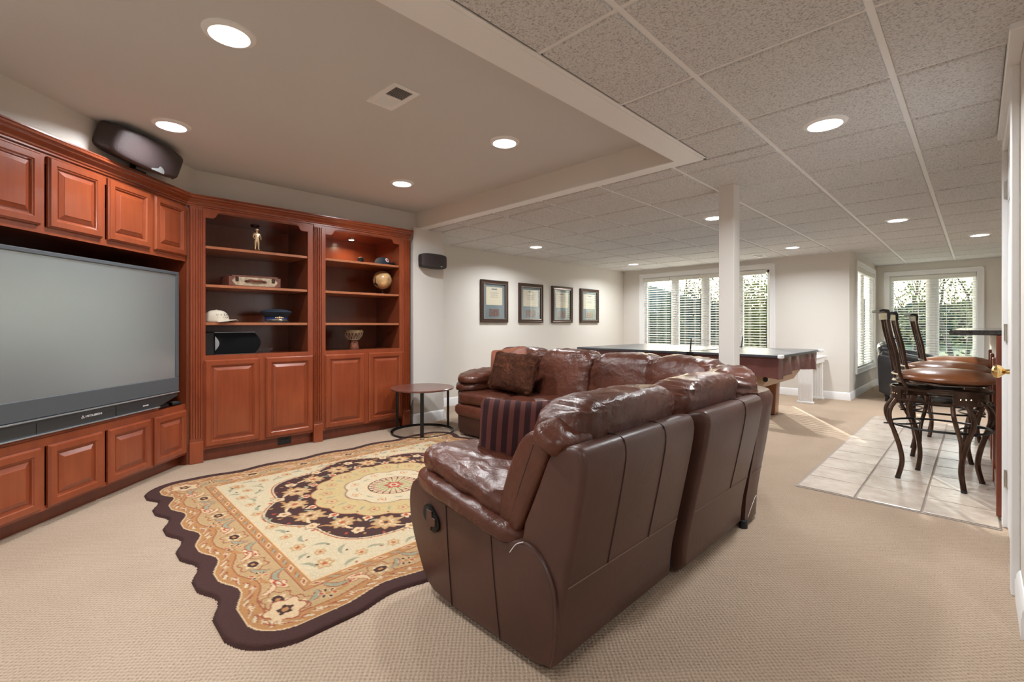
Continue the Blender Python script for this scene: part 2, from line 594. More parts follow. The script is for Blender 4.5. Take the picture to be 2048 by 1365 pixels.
# ------------------------------------------------------------------ room shell
ZC = 2.1875      # drop ceiling
ZR = 2.36        # raised plaster ceiling
XP = -5.07       # picture wall
XB = -4.38       # bookcase face
Y1 = 8.25        # first window wall
Y2 = 10.72       # second window wall
def S(name, mb, mat, parent=None, **kw):
    if parent is None: kw['kind'] = 'structure'
    return mb.build(name, mat, parent, smooth=kw.pop('smooth', 30), **kw)

S('floor', MB().box((-5.3, -1.8, -.12), (3.1, 11.0, 0)), M['carpet'])

def wall_with_hole(axis, c0, c1, a0, a1, z0, z1, holes):
    """wall box; axis 'y' = wall of constant y from c0 to c1, spanning x a0..a1; holes (h0,h1,zz0,zz1)"""
    mb = MB()
    def bx(p, q, r, s_):
        if q-p < 1e-4 or s_-r < 1e-4: return
        if axis == 'y': mb.box((p, c0, r), (q, c1, s_))
        else: mb.box((c0, p, r), (c1, q, s_))
    cur = a0
    for h0, h1, zz0, zz1 in sorted(holes):
        bx(cur, h0, z0, z1)
        bx(h0, h1, z0, zz0); bx(h0, h1, zz1, z1)
        cur = h1
    bx(cur, a1, z0, z1)
    return mb
WZ = 2.46
S('wall_left', MB().box((XP-.12, -1.72, -.1), (XP, Y1+.12, WZ)), M['wall'])
W1 = (-4.62, -2.36, .42, 2.02)
S('wall_far', wall_with_hole('y', Y1, Y1+.12, XP, -1.31, 0, WZ, [W1]), M['wall'])
W3 = (8.80, 10.50, .42, 2.02)
S('wall_side', wall_with_hole('x', -1.43, -1.31, Y1+.12, Y2+.12, 0, WZ, [W3]), M['wall'])
W2 = (-1.11, .01, .42, 1.98)
S('wall_end', wall_with_hole('y', Y2, Y2+.12, -1.31, 2.92, 0, WZ, [W2]), M['wall'])
S('wall_bar', MB().box((2.8, 2.54, 0), (2.92, Y2, WZ)), M['wall'])
S('wall_right', MB().box((.125, 2.42, 0), (.24, 3.72, WZ)), M['wall'])
S('wall_return', MB().box((.24, 2.42, 0), (2.92, 2.54, WZ)), M['wall'])
S('wall_near', MB().box((1.6, -1.72, 0), (1.72, 2.42, WZ)), M['wall'])
S('wall_back', MB().box((XP, -1.72, 0), (1.6, -1.6, WZ)), M['wall'])
# pillar beside the bookcase and the walls over the cabinets
S('wall_pillar', MB().box((XP, 2.845, 0), (-4.40, 3.26, 2.1875), .004), M['wall'])
S('wall_over_bookcase', MB().box((-4.60, .72, 2.02), (-4.47, 2.92, WZ)), M['wall'])
TP = Vector((XB, .75, 0)); TD = Vector((.7096, -.7046, 0)); TN = Vector((.7046, .7096, 0))
TRZ = math.atan2(TD.y, TD.x)
mb = MB(); mb.m = Matrix.Translation(TP) @ Matrix.Rotation(TRZ, 4, 'Z')
mb.box((-.16, -.10, 2.03), (2.1, -.004, WZ))
S('wall_over_television', mb, M['wall'])
S('wall_beside_television', MB().box((-2.99, -1.6, 0), (-2.87, -.74, WZ)), M['wall'])
# column
S('wall_column', MB().box((-1.42, 3.69, 0), (-1.305, 3.81, 2.19), .003), M['wall'])

# raised ceiling and the boxed edge round it
S('ceiling_raised', MB().box((-5.0, -1.7, ZR), (-1.30, 3.0, ZR+.1)), M['ceil'], smooth=0)
mb = MB().box((-4.47, 2.92, ZC), (-1.26, 3.01, 2.42)).box((-1.41, -1.6, ZC), (-1.26, 2.92, 2.42))
S('trim_1', mb, M['wall'], smooth=0, label='plaster edge box round the raised ceiling')
S('trim_4', MB().box((-4.47, 2.919, ZC-.006), (-1.259, 3.011, ZC-.0005)).box((-1.411, -1.6, ZC-.006), (-1.259, 2.919, ZC-.0005)), M['trimw'], smooth=0)
# metal angle where the tiles meet the box
mb = MB().box((-5.07, 3.01, ZC-.004), (-1.235, 3.032, ZC+.002)).box((-1.26, -1.6, ZC-.004), (-1.238, 3.032, ZC+.002))
S('trim_2', mb, M['trimw'], smooth=0)

# drop ceiling: grid of tees with lay-in tiles, each a piece
ceiling = MB().box((-5.07, -1.7, ZC+.035), (2.92, 10.84, ZC+.10)).build('ceiling', M['ceil'], None, smooth=0, kind='structure')
# the raised part is open: cut by building the slab as strips
me = ceiling.data
me.clear_geometry()
mb = MB().box((-5.07, 3.01, ZC+.035), (2.92, Y1+.12, ZC+.10)).box((-1.43, Y1+.12, ZC+.035), (2.92, 10.84, ZC+.10)).box((-1.26, -1.7, ZC+.035), (2.92, 3.01, ZC+.10))
me.from_pydata(mb.v, [], mb.f)
GX0, GY0, P_ = -.2575, 1.9916, .6096
def in_drop(x, y):
    if y > 3.03: 
        if x < -1.31 and y > Y1: return False
        return x > XP
    if x < -1.24: return False
    if y > 2.42 and x > .12: return x > .24
    return True
tile_meshes = {}
def tile_mesh(w, d):
    key = (round(w, 3), round(d, 3))
    if key not in tile_meshes:
        mb = MB()
        g, s_, t = .007, .010, .009
        a, b_ = w/2, d/2
        rings = [(a+.002, b_+.002, .012), (a-g, b_-g, .0), (a-g-.002, b_-g-.002, -.006), (a-s_-.004, b_-s_-.004, -.009)]
        vs = []; fs = []
        for (x, y, z) in rings: vs += [(-x, -y, z), (x, -y, z), (x, y, z), (-x, y, z)]
        for k in range(len(rings)-1):
            for i in range(4):
                j = (i+1) % 4
                fs.append((4*k+i, 4*k+j, 4*k+4+j, 4*k+4+i))
        k = len(rings)-1
        fs.append((4*k, 4*k+1, 4*k+2, 4*k+3)); fs.append((3, 2, 1, 0))
        mb.add(vs, fs)
        me = bpy.data.meshes.new('ceiling_tile')
        me.from_pydata(mb.v, [], mb.f)
        bm = bmesh.new(); bm.from_mesh(me); bmesh.ops.recalc_face_normals(bm, faces=bm.faces[:]); bm.to_mesh(me); bm.free()
        me.materials.append(M['tile'])
        tile_meshes[key] = me
    return tile_meshes[key]
xs = [XP]+[GX0+P_*k for k in range(-7, 6)]+[2.8]
ys = [-1.6]+[GY0+P_*k for k in range(-5, 15)]+[Y2]
TW = .024
def place_tile(x0, x1, y0, y1):
    if x1-x0 < .03 or y1-y0 < .03: return
    o = bpy.data.objects.new('ceiling_tile', tile_mesh(x1-x0-TW*.55, y1-y0-TW*.55))
    col.objects.link(o); o.parent = ceiling
    o.location = ((x0+x1)/2, (y0+y1)/2, ZC-.0005)
for i in range(len(xs)-1):
    for j in range(len(ys)-1):
        x0, x1, y0, y1 = xs[i], xs[i+1], ys[j], ys[j+1]
        cx, cy = (x0+x1)/2, (y0+y1)/2
        # clip against the boxed edge
        if x0 < -1.24 and y0 < 3.03:
            if x1 <= -1.24:
                if y1 <= 3.03: continue
                y0 = 3.03
            else:
                if y1 <= 3.03 or True:
                    if y1 > 3.03:
                        place_tile(x0, -1.24, 3.03, y1) if False else None
                    if y1 <= 3.03: x0 = -1.24
                    else:
                        # corner tile: L shape as two pieces
                        place_tile(-1.24, x1, y0, 3.03); y0 = 3.03
        if x0 >= XP-.01 and x1 <= -1.29 and y0 > Y1: continue
        if x1 <= -1.29 and y1 > Y1: y1 = Y1
        if x0 < -1.31 and x1 > -1.31 and y0 > Y1: x0 = -1.31
        if x0 >= .10 and y0 < 3.72 and y1 > 2.42 and x0 < .2: x0 = .24
        if x0 < .12 < x1 and 2.3 < cy < 3.7: x1 = .095
        place_tile(x0, x1, y0, y1)
mb = MB()
for x in xs[1:-1]:
    ya = 3.03 if x < -1.24 else -1.6
    yb = Y1 if x < -1.31 else Y2
    mb.box((x-TW/2, ya, ZC), (x+TW/2, yb, ZC+.03))
mb.build('main_tee', M['trimw'], ceiling, smooth=0)
mb = MB()
for y in ys[1:-1]:
    xa = XP if 3.03 < y < Y1 else (-1.24 if y <= 3.03 else -1.31)
    mb.box((xa, y-TW/2, ZC+.0015), (2.8, y+TW/2, ZC+.029))
mb.build('cross_tee', M['trimw'], ceiling, smooth=0)
mb = MB()
def angle(x0, y0, x1, y1):
    mb.box((x0, y0, ZC-.001), (x1, y1, ZC+.03))
angle(XP, 3.26, XP+.02, Y1); angle(XP, Y1-.02, -1.31, Y1); angle(-1.31, Y1, -1.29, Y2); angle(-1.31, Y2-.02, 2.8, Y2)
mb.build('wall_angle', M['trimw'], ceiling, smooth=0)
# white bulkhead strip over the door
S('trim_3', MB().box((.083, 2.43, ZC-.035), (.125, 3.83, ZC+.01), .003), M['trimw'])

# baseboards
BPROF = [(0, 0), (.016, 0), (.016, .07), (.013, .078), (.013, .092), (.008, .104), (.004, .112), (0, .114)]
def baseboard(name, p0, p1, m0=0.0, m1=0.0):
    """runs from p0 to p1 with the room on the left-hand side of the direction"""
    d = Vector((p1[0]-p0[0], p1[1]-p0[1], 0)); L = d.length
    mb = MB(); mb.m = Matrix.Translation((p0[0], p0[1], 0)) @ Matrix.Rotation(math.atan2(d.y, d.x), 4, 'Z')
    mb.sweep(BPROF, 0, L, m0, m1)
    return S(name, mb, M['trimw'])
baseboard('baseboard_left', (XP, Y1), (XP, 3.26), 1, -1)
baseboard('baseboard_far', (-1.31, Y1), (XP, Y1), -1, -1)
baseboard('baseboard_side', (-1.31, Y2), (-1.31, Y1), 1, 1)
baseboard('baseboard_end', (.25, Y2), (-1.31, Y2), 0, -1)
baseboard('baseboard_pillar', (-4.40, 3.26), (-4.40, 2.845), 1, 1)
baseboard('baseboard_pillar_front', (-4.40, 2.845), (-4.52, 2.845), -1, 0)
baseboard('baseboard_pillar_back', (XP, 3.26), (-4.40, 3.26), 1, 1)
baseboard('baseboard_right', (.125, 2.42), (.125, 2.765), -1, 0)
baseboard('baseboard_right_end', (1.6, 2.42), (.125, 2.42), 1, 1)
baseboard('baseboard_right_stub', (.125, 3.735), (.125, 3.772), 0, 0)

# windows
def window(name, axis, c, h0, h1, z0, z1, mull, inward, label):
    """axis 'y': wall of constant y=c seen from -y.  axis 'x': wall of constant x=c seen from +x"""
    root = empty(name, kind='structure'); tag(root, label)
    def B(mb, a0, a1, n0, n1, zz0, zz1, bev=0.0):
        # n measured outward (away from the room)
        if axis == 'y': mb.box((a0, c+n0, zz0), (a1, c+n1, zz1), bev)
        else: mb.box((c-n0, a0, zz0), (c-n1, a1, zz1), bev)
        return mb
    w = .075
    mb = MB()
    B(mb, h0-w, h1+w, -.020, 0, z1-.004, z1+w, .004); B(mb, h0-w, h1+w, -.020, 0, z0-w, z0+.004, .004)
    B(mb, h0-w, h0+.004, -.020, 0, z0, z1, .004); B(mb, h1-.004, h1+w, -.020, 0, z0, z1, .004)
    mb.build('casing', M['trimw'], root)
    mb = MB()
    for f in (-.026,):
        B(mb, h0-w-.004, h1+w+.004, f, -.016, z1+w-.018, z1+w+.004, .003)
        B(mb, h0-w-.004, h0-w+.014, f, -.016, z0-w, z1+w, .003)
        B(mb, h1+w-.014, h1+w+.004, f, -.016, z0-w, z1+w, .003)
        B(mb, h0-w-.004, h1+w+.004, f, -.016, z0-w-.004, z0-w+.014, .003)
    mb.build('casing_moulding', M['trimw'], root)
    mb = MB()
    B(mb, h0, h1, 0, .12, z0, z0+.012); B(mb, h0, h1, 0, .12, z1-.012, z1)
    B(mb, h0, h0+.012, 0, .12, z0, z1); B(mb, h1-.012, h1, 0, .12, z0, z1)
    mb.build('jamb', M['trimw'], root)
    edges = [h0+.012]+[x for m_ in mull for x in (m_[0], m_[1])]+[h1-.012]
    for m_ in mull:
        B(MB(), m_[0], m_[1], .03, .11, z0+.012, z1-.012, .003).build('mullion', M['trimw'], root)
    for k in range(0, len(edges), 2):
        a0, a1 = edges[k], edges[k+1]
        mb = MB(); s_ = .045
        B(mb, a0, a1, .05, .09, z0+.012, z0+.012+s_, .003); B(mb, a0, a1, .05, .09, z1-.012-s_, z1-.012, .003)
        B(mb, a0, a0+s_, .05, .09, z0+.012, z1-.012, .003); B(mb, a1-s_, a1, .05, .09, z0+.012, z1-.012, .003)
        sash = mb.build('sash', M['trimw'], root)
        B(MB(), a0+s_-.004, a1-s_+.004, .068, .072, z0+.05, z1-.05).build('pane', M['glass'], sash, smooth=0)
    return root
window('window_1', 'y', Y1, *W1, [(-4.025, -3.965), (-3.456, -3.396), (-2.89, -2.83)], -1, 'wide four-part white window behind the games table')
window('window_2', 'y', Y2, *W2, [(-.578, -.498)], -1, 'two-part white window behind the bar stools')
window('window_3', 'x', -1.31, *W3, [(9.58, 9.72)], 1, 'side window in the short wall near the black chair')

def blind(axis, c, h0, h1, z0, z1, cords, label, tilt=0.0):
    root = empty('window_blind', label=label, cat='blind', group=None)
    nn = (-.004, .046)
    def B(mb, a0, a1, n0, n1, zz0, zz1, bev=0.0):
        if axis == 'y': mb.box((a0, c+n0, zz0), (a1, c+n1, zz1), bev)
        else: mb.box((c-n0, a0, zz0), (c-n1, a1, zz1), bev)
        return mb
    B(MB(), h0+.014, h1-.014, -.016, .048, z1-.085, z1-.016, .004).build('headrail', M['slat'], root)
    mb = MB(); z = z0+.06; k = 0
    while z < z1-.09:
        a0, a1 = h0+.018, h1-.018
        t = .0015
        # slightly tilted thin slat
        dn = .048/2*math.cos(tilt); dz = .048/2*math.sin(tilt); cn = .022
        pts = [(-dn, -dz), (dn, dz)]
        vs = []
        for a in (a0, a1):
            for (n_, zz) in ((cn-dn, z-dz-t), (cn+dn, z+dz-t), (cn+dn, z+dz+t), (cn, z+.003+t), (cn-dn, z-dz+t)):
                vs.append((a, c+n_, zz) if axis == 'y' else (c-n_, a, zz))
        mb.add(vs, [(0, 1, 6, 5), (1, 2, 7, 6), (2, 3, 8, 7), (3, 4, 9, 8), (4, 0, 5, 9), (0, 4, 3, 2, 1), (5, 6, 7, 8, 9)])
        z += .044
    mb.build('slats', M['slat'], root, smooth=0, kind='stuff')
    B(MB(), h0+.018, h1-.018, .002, .044, z0+.018, z0+.036, .003).build('bottom_rail', M['slat'], root)
    for a in cords:
        for n_ in (-.003, .045):
            mb = MB(); B(mb, a-.0012, a+.0012, n_-.0012, n_+.0012, z0+.03, z1-.06); mb.build('ladder_cord', M['slat'], root, smooth=0)
    return root
bl = []
for k, (a0, a1) in enumerate(((W1[0], -4.068), (-4.078, -3.50), (-3.51, -2.935), (-2.945, W1[1]-.055))):
    bl.append(blind('y', Y1, a0, a1, W1[2], W1[3], [a0+.10, (a0+a1)/2, a1-.10], 'white slatted blind on the wide window behind the games table, %s section from the left' % ('first', 'second', 'third', 'fourth')[k], tilt=-.20))
for a, b1 in ((-3.62, bl[1]), (-2.52, bl[3])):
    mb = MB(); mb.tube([(a, Y1-.012, 1.9), (a, Y1-.012, 1.30)], .0015, 5); mb.build('pull_cord', M['slat'], b1)
    mb = MB(); mb.lathe([(.003, .03), (.008, .02), (.010, 0), (.004, -.004)], (a, Y1-.012, 1.27), 10); mb.build('cord_tassel', M['black'], b1)
b2 = blind('y', Y2, *W2, [-1.0, -.72, -.36, -.12], 'white slatted blind over the window behind the bar stools', tilt=-.16)
b3 = blind('x', -1.31, *W3, [9.0, 9.45, 9.9, 10.3], 'white slatted blind on the side window near the black chair', tilt=.35)

# door in the right wall
door = empty('door_1', kind='structure'); tag(door, 'white panelled door seen edge-on at the right')
XD = .118
mb = MB()
mb.box((XD, 2.85, .01), (XD+.035, 3.655, 2.035), .002)
mb.build('door_slab', M['trimw'], door)
for (y0, y1) in ((2.96, 3.21), (3.30, 3.55)):
    for (z0, z1) in ((.22, .83), (1.0, 1.62), (1.74, 1.93)):
        rings = [(0, 0), (.012, -.004), (.020, -.004), (.05, .003)]
        vs = []; fs = []
        for ins, dep in rings:
            vs += [(XD-.0015-dep*1.0, y0+ins, z0+ins), (XD-.0015-dep, y1-ins, z0+ins), (XD-.0015-dep, y1-ins, z1-ins), (XD-.0015-dep, y0+ins, z1-ins)]
        for k in range(3):
            for i in range(4):
                j = (i+1) % 4; fs.append((4*k+i, 4*k+j, 4*k+4+j, 4*k+4+i))
        fs.append((12, 13, 14, 15))
        MB().add(vs, fs).build('door_panel', M['trimw'], door)
mb = MB(); mb.m = Matrix.Translation((XD, 2.91, .90)) @ Matrix.Rotation(R(-90), 4, 'Y')
mb.lathe([(.032, 0), (.032, .004), (.026, .008), (.011, .012), (.010, .030), (.016, .036), (.026, .046), (.029, .056), (.026, .066), (.012, .072), (.0, .073)], n=24)
mb.build('door_knob', M['brass'], door)
for z in (.27, 1.06, 1.83):
    mb = MB(); mb.box((XD-.004, 3.60, z-.045), (XD+.002, 3.70, z+.045)); mb.cyl((XD-.008, 3.655, z-.047), .006, .094, 10)
    mb.build('hinge', M['chrome'], door)
mb = MB()
mb.box((.098, 2.765, 0), (.126, 2.838, 2.165), .004); mb.box((.098, 3.665, 0), (.126, 3.735, 2.165), .004); mb.box((.098, 2.838, 2.045), (.126, 3.665, 2.165), .004)
mb.build('casing', M['trimw'], door)

# ------------------------------------------------------------------ downlights
def lamp_light(x, y, z, w=LAMP_W, colr=(.95, .98, 1.0)):
    ld = bpy.data.lights.new('lamp', 'AREA')
    ld.shape = 'DISK'; ld.size = .15; ld.energy = w; ld.color = colr
    try: ld.spread = R(155)
    except Exception: pass
    o = bpy.data.objects.new('lamp_light', ld)
    col.objects.link(o); o.location = (x, y, z)
    return o
def downlight(x, y, z, label, group=None, w=LAMP_W):
    o = empty('downlight', (x, y, z), label=label, cat='light', group=group)
    MB().lathe([(.076, -.002), (.079, -.014), (.086, -.014), (.101, -.006), (.104, 0.0)], n=40, close=False).build('trim_ring', M['trimw'], o)
    MB().lathe([(.0, -.0035), (.079, -.0035), (.079, .0)], n=32, close=False).build('lens', M['lens'], o)
    lamp_light(x, y, z-.012, w)
    return o
G1, G2 = 'recessed lights in the raised ceiling', 'recessed lights in the tiled ceiling'
downlight(-2.277, .547, ZR, 'recessed light in the raised ceiling, largest and nearest the top left', G1)
downlight(-3.573, .538, ZR, 'recessed light in the raised ceiling beside the black speaker above the television cabinet', G1, w=LAMP_W*.75)
downlight(-3.589, 2.202, ZR, 'recessed light in the raised ceiling in front of the bookcase, farthest from the speaker', G1)
downlight(-2.289, 2.209, ZR, 'recessed light in the raised ceiling right of the air vent', G1)
downlight(-2.28, -1.0, ZR, 'added unseen fill light in the raised ceiling behind the viewer', G1, w=LAMP_W*.55)  # fill lamp added out of view to brighten the near room
downlight(-.571, 2.926, ZC-.008, 'large recessed light in the tiled ceiling at upper right', G2)
downlight(-.569, 6.117, ZC-.008, 'recessed light in the tiled ceiling between the column and the bar', G2)
downlight(.028, 7.812, ZC-.008, 'recessed light in the tiled ceiling above the bar stools', G2)
downlight(-1.791, 7.243, ZC-.008, 'recessed light in the tiled ceiling right of the column near the wide window', G2)
downlight(-1.851, 4.693, ZC-.008, 'recessed light half hidden behind the column', G2)
downlight(-4.26, 4.709, ZC-.008, 'recessed light in the tiled ceiling above the first two framed certificates', G2)
downlight(-4.255, 7.254, ZC-.008, 'recessed light in the tiled ceiling in the far left corner', G2)
for (x, y, w_) in ((-.3, -.9, 'behind the viewer'), (1.0, 1.0, 'right of the viewer, beyond the wall corner'), (1.5, 4.6, 'behind the door, over the bar'), (1.5, 7.8, 'behind the bar at its far end')):  # extra lamps added out of view as fill for the near room and bar
    downlight(x, y, ZC-.008, 'added unseen fill light in the tiled ceiling '+w_, G2, w=LAMP_W*(.55 if y < 2 else 1.0))

# air vents
def vent(cx, cy, z, w, d, label, rz=0.0):
    o = empty('air_vent', (cx, cy, z), rz, label=label, cat='vent')
    mb = MB()
    a, b_ = w/2, d/2
    mb.box((-a, -b_, -.006), (-a+.03, b_, 0), .002).box((a-.03, -b_, -.006), (a, b_, 0), .002).box((-a+.029, -b_, -.0059), (a-.029, -b_+.03, 0)).box((-a+.029, b_-.03, -.0059), (a-.029, b_, 0))
    mb.box((-.006, -b_+.03, -.006), (.006, b_-.03, 0))
    mb.build('frame', M['trimw'], o)
    MB().box((-a+.02, -b_+.02, -.001), (a-.02, b_-.02, 0)).build('backing', M['ventdark'], o, smooth=0)
    k = 0; x = -a+.036
    while x < a-.034:
        if abs(x) > .01:
            t = .003 if x > 0 else -.003
            mb = MB(); tt = .0012
            s_ = 1 if x > 0 else -1
            mb.add([(x+s_*dx_, yy, zz) for yy in (-b_+.03, b_-.03) for dx_, zz in ((-.004, -.001), (-.0025, -.001), (.0055, -.007), (.004, -.007))],
                   [(0, 1, 2, 3), (4, 7, 6, 5), (0, 4, 5, 1), (1, 5, 6, 2), (2, 6, 7, 3), (3, 7, 4, 0)])
            mb.build('louver', M['trimw'], o, smooth=0)
        x += .0105
    return o
vent(-2.272, 1.337, ZR, .285, .165, 'white louvred air vent in the raised plaster ceiling', R(2))
vent(-2.37, 7.86, ZC-.009, .30, .15, 'small air vent in the tiled ceiling near the wide window', R(90))

# ------------------------------------------------------------------ floor tiles by the bar
tiles = MB().box((-.875, 3.60, .0), (.092, 7.06, .004)).build('tile_floor', M['grout'], None, smooth=0, kind='structure', label='rectangle of beige ceramic floor tiles under the bar stools')
tm = MB().box((-.1545, -.1495, 0), (.1545, .1495, .007), .003).build('floor_tile', M['ceramic'], tiles)
k = 0
for i in range(3):
    for j in range(11):
        o = tm if k == 0 else tm.copy()
        if k: col.objects.link(o); o.parent = tiles
        o.location = (-.866+.3195*i+.1605, 3.61+.313*j+.156, .003)
        k += 1

# ------------------------------------------------------------------ cabinet parts
def panel_door(name, x0, x1, z0, z1, y, parent, mat=None, st=.05):
    rings = [(0, 0), (0, .011), (.004, .014), (.009, .021), (st-.010, .021), (st-.005, .016), (st-.001, .015), (st+.003, .006), (st+.010, .006), (st+.012, .009), (st+.034, .0185), (st+.036, .0205)]
    vs = []; fs = []
    for ins, dep in rings:
        vs += [(x0+ins, y+dep, z0+ins), (x1-ins, y+dep, z0+ins), (x1-ins, y+dep, z1-ins), (x0+ins, y+dep, z1-ins)]
    for k in range(len(rings)-1):
        for i in range(4):
            j = (i+1) % 4
            fs.append((4*k+i, 4*k+j, 4*k+4+j, 4*k+4+i))
    k = len(rings)-1
    fs.append((4*k, 4*k+1, 4*k+2, 4*k+3)); fs.append((3, 2, 1, 0))
    return MB().add(vs, fs).build(name, mat or M['wood'], parent, smooth=20)
CROWN = [(0, 1.995), (.010, 1.995), (.010, 2.012), (.018, 2.018), (.020, 2.030), (.026, 2.040), (.040, 2.052), (.048, 2.062), (.050, 2.072), (.060, 2.078),
         (.068, 2.088), (.070, 2.100), (.066, 2.110), (.070, 2.114), (.070, 2.126), (.062, 2.130), (0, 2.130)]
CROWN = [(a, 2.045+(z-1.995)*.63) for a, z in CROWN]
def pilaster(x0, x1, z0, z1, parent, y=0.0):
    """fluted upright with plain blocks top and bottom"""
    w = x1-x0
    root = MB().box((x0, y-.012, z0), (x1, y+.008, z1), .002)
    root.box((x0-.003, y-.012, z0), (x1+.003, y+.018, z0+.17), .003)
    root.build('pilaster', M['wood'], parent)
    mb = MB()
    n = 5
    for i in range(n):
        cx = x0+w*(i+.5)/n
        hw = w/n*.36
        mb.prism([(cx-hw, y+.007), (cx+hw, y+.007), (cx+hw*.5, y+.019), (cx-hw*.5, y+.019)], z0+.20, z1-.03, axis='z')
    mb.build('fluting', M['wood'], parent)

# ---- bookcase: local x = 2.79 - Y (towards the television), local y = out of the wall
BK = empty('bookcase', (XB, 2.79, 0), R(-90), 'built-in cherry wood bookcase with open shelves above four panelled doors', 'bookcase')
def BX(Y): return 2.79-Y
DEP = -.52
mb = MB()
# sides, back, partition, top, bottoms
mb.box((BX(2.79), DEP, 0), (BX(2.77), 0, 2.03)); mb.box((BX(.775), DEP, 0), (BX(.755), -.01, 2.03))
mb.box((BX(2.77), DEP, .0), (BX(.775), DEP+.015, 2.03))
mb.box((BX(1.856), DEP, .09), (BX(1.838), -.005, 2.03)); mb.box((BX(1.712), DEP, .09), (BX(1.694), -.005, 2.03))
mb.box((BX(2.68), DEP, .09), (BX(2.66), -.005, 2.03)); mb.box((BX(.883), DEP, .09), (BX(.866), -.005, 2.03))
mb.box((BX(2.77), DEP, 2.012), (BX(.775), -.005, 2.03))
mb.box((BX(2.77), DEP, .835), (BX(.775), -.005, .852))
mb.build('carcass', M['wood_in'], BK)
mb = MB()
# face frame
for a, b_ in ((.775, .883), (1.692, 1.856), (2.657, 2.785)):
    mb.box((BX(b_), -.012, .10), (BX(a), 0.0, 2.06))
for a, b_ in ((.883, 1.692), (1.856, 2.657)):
    mb.box((BX(b_), -.012, .812), (BX(a), 0.0, .855)); mb.box((BX(b_), -.012, .10), (BX(a), 0.0, .135))
for y_ in (1.302, 2.273):
    mb.box((BX(y_+.03), -.012, .135), (BX(y_-.03), 0.0, .812))
mb.build('face_frame', M['wood'], BK)
MB().box((BX(2.785), -.06, 0), (BX(.775), -.045, .105)).build('toe_kick', M['wood_dk'], BK)
for a, b_ in ((.883, 1.692), (1.856, 2.657)):
    L = b_-a
    pts = [(0, 1.968), (.050, 1.968), (.062, 1.972), (.072, 1.982), (.077, 1.994), (.080, 2.004), (.090, 2.013), (.105, 2.020), (.125, 2.022)]
    poly = [(BX(a)-p[0], p[1]) for p in pts]+[(BX(b_)+p[0], p[1]) for p in reversed(pts)]+[(BX(b_), 2.06), (BX(a), 2.06)]
    # lower edge wavy, built as prism in x-z
    MB().prism(poly, -.014, .001, axis='y').build('arched_valance', M['wood'], BK, smooth=20)
MB().sweep([(-.02, 2.045)]+CROWN[1:-1]+[(-.02, 2.13)], 0, 2.04, 0, -.414).build('crown_moulding', M['wood'], BK, smooth=25)
pilaster(BX(.862), BX(.775), 0, 2.05, BK); pilaster(BX(1.822), BX(1.742), 0, 2.05, BK); pilaster(BX(2.775), BX(2.694), 0, 2.05, BK)
for a, b_ in ((.875, 1.276), (1.328, 1.733), (1.851, 2.248), (2.298, 2.690)):
    panel_door('door', BX(b_), BX(a), .118, .816, 0.0, BK)
for a, b_ in ((.884, 1.692), (1.857, 2.657)):
    for z in (1.743, 1.431, 1.122):
        MB().box((BX(b_), DEP+.02, z-.022), (BX(a), -.012, z), .002).build('shelf', M['shelfedge'], BK)
for yc, on in ((1.33, False), (2.26, True)):
    mb = MB().lathe([(.0, -.004), (.026, -.004), (.030, -.010), (.036, -.008), (.036, 0)], (BX(yc), -.30, 2.012), 24)
    lp = mb.build('shelf_lamp', M['black'] if not on else M['chrome'], BK)
    if on:
        MB().lathe([(0, -.0105), (.024, -.0105), (.024, -.004)], (BX(yc), -.30, 2.012), 20).build('lamp_lens', M['pucklens'], lp)
        lamp_light(XB-.30, yc, 1.995, 3.2, (1.0, .80, .55)).data.size = .05
# outlet in the toe kick
o = empty('power_outlet', (XB-.045, 1.50, .058), R(-90), 'black double power outlet in the kickboard under the bookcase', 'outlet')
MB().box((-.058, 0, -.037), (.058, .005, .037), .003).build('cover_plate', M['black'], o)
for s_ in (-.02, .02):
    MB().box((s_-.014, .004, -.014), (s_+.014, .008, .014), .003).build('socket', M['rubber'], o)

# ---- television cabinet
TV = empty('television_cabinet', TP[:], TRZ, 'cherry wood television cabinet with panelled doors above and below the screen', 'cabinet')
TW_ = 1.90
mb = MB()
mb.box((-.012, -.62, 0), (.0, -.002, 2.03)); mb.box((TW_, -.62, 0), (TW_+.02, -.002, 2.03)); mb.box((0, -.62, 0), (TW_, -.605, 2.03))
mb.box((0, -.62, 2.01), (TW_, -.005, 2.03)); mb.box((0, -.62, 1.605), (TW_, -.005, 1.62)); mb.box((0, -.62, .464), (TW_, -.005, .481))
mb.build('carcass', M['wood_dk'], TV)
mb = MB()
mb.box((0, -.014, 1.600), (TW_, 0, 1.64)); mb.box((0, -.014, 2.06), (TW_, 0, 1.985)); mb.box((0, -.014, .435), (TW_, 0, .483)); mb.box((0, -.014, .085), (TW_, 0, .11))
for x in (0.0, .343, .733, 1.11, 1.49):
    wd = .05 if x else .012
    mb.box((x-(.012 if x else 0), -.014, 1.64), (x+.04 if x else .012, 0, 1.985)); mb.box((x-(.012 if x else 0), -.014, .11), (x+.04 if x else .012, 0, .435))
mb.box((TW_-.03, -.014, .085), (TW_, 0, 2.03))
mb.build('face_frame', M['wood'], TV)
MB().box((-.012, -.075, 0), (TW_, -.06, .09)).build('toe_kick', M['wood_dk'], TV)
MB().box((-.012, -.60, .483), (-.0005, -.003, 1.60)).build('side_panel', M['wood'], TV)
for a, b_ in ((.010, .330), (.368, .712), (.752, 1.090), (1.130, 1.472), (1.512, 1.86)):
    panel_door('upper_door', a, b_, 1.640, 2.028, 0.0, TV); panel_door('lower_door', a, b_, .098, .438, 0.0, TV)
MB().sweep([(-.02, 2.045)]+CROWN[1:-1]+[(-.02, 2.13)], 0, TW_+.02, .414, 0).build('crown_moulding', M['wood'], TV, smooth=25)
MB().box((.27, -.50, .483), (1.84, -.003, .498), .002).build('riser_board', M['wood'], TV)

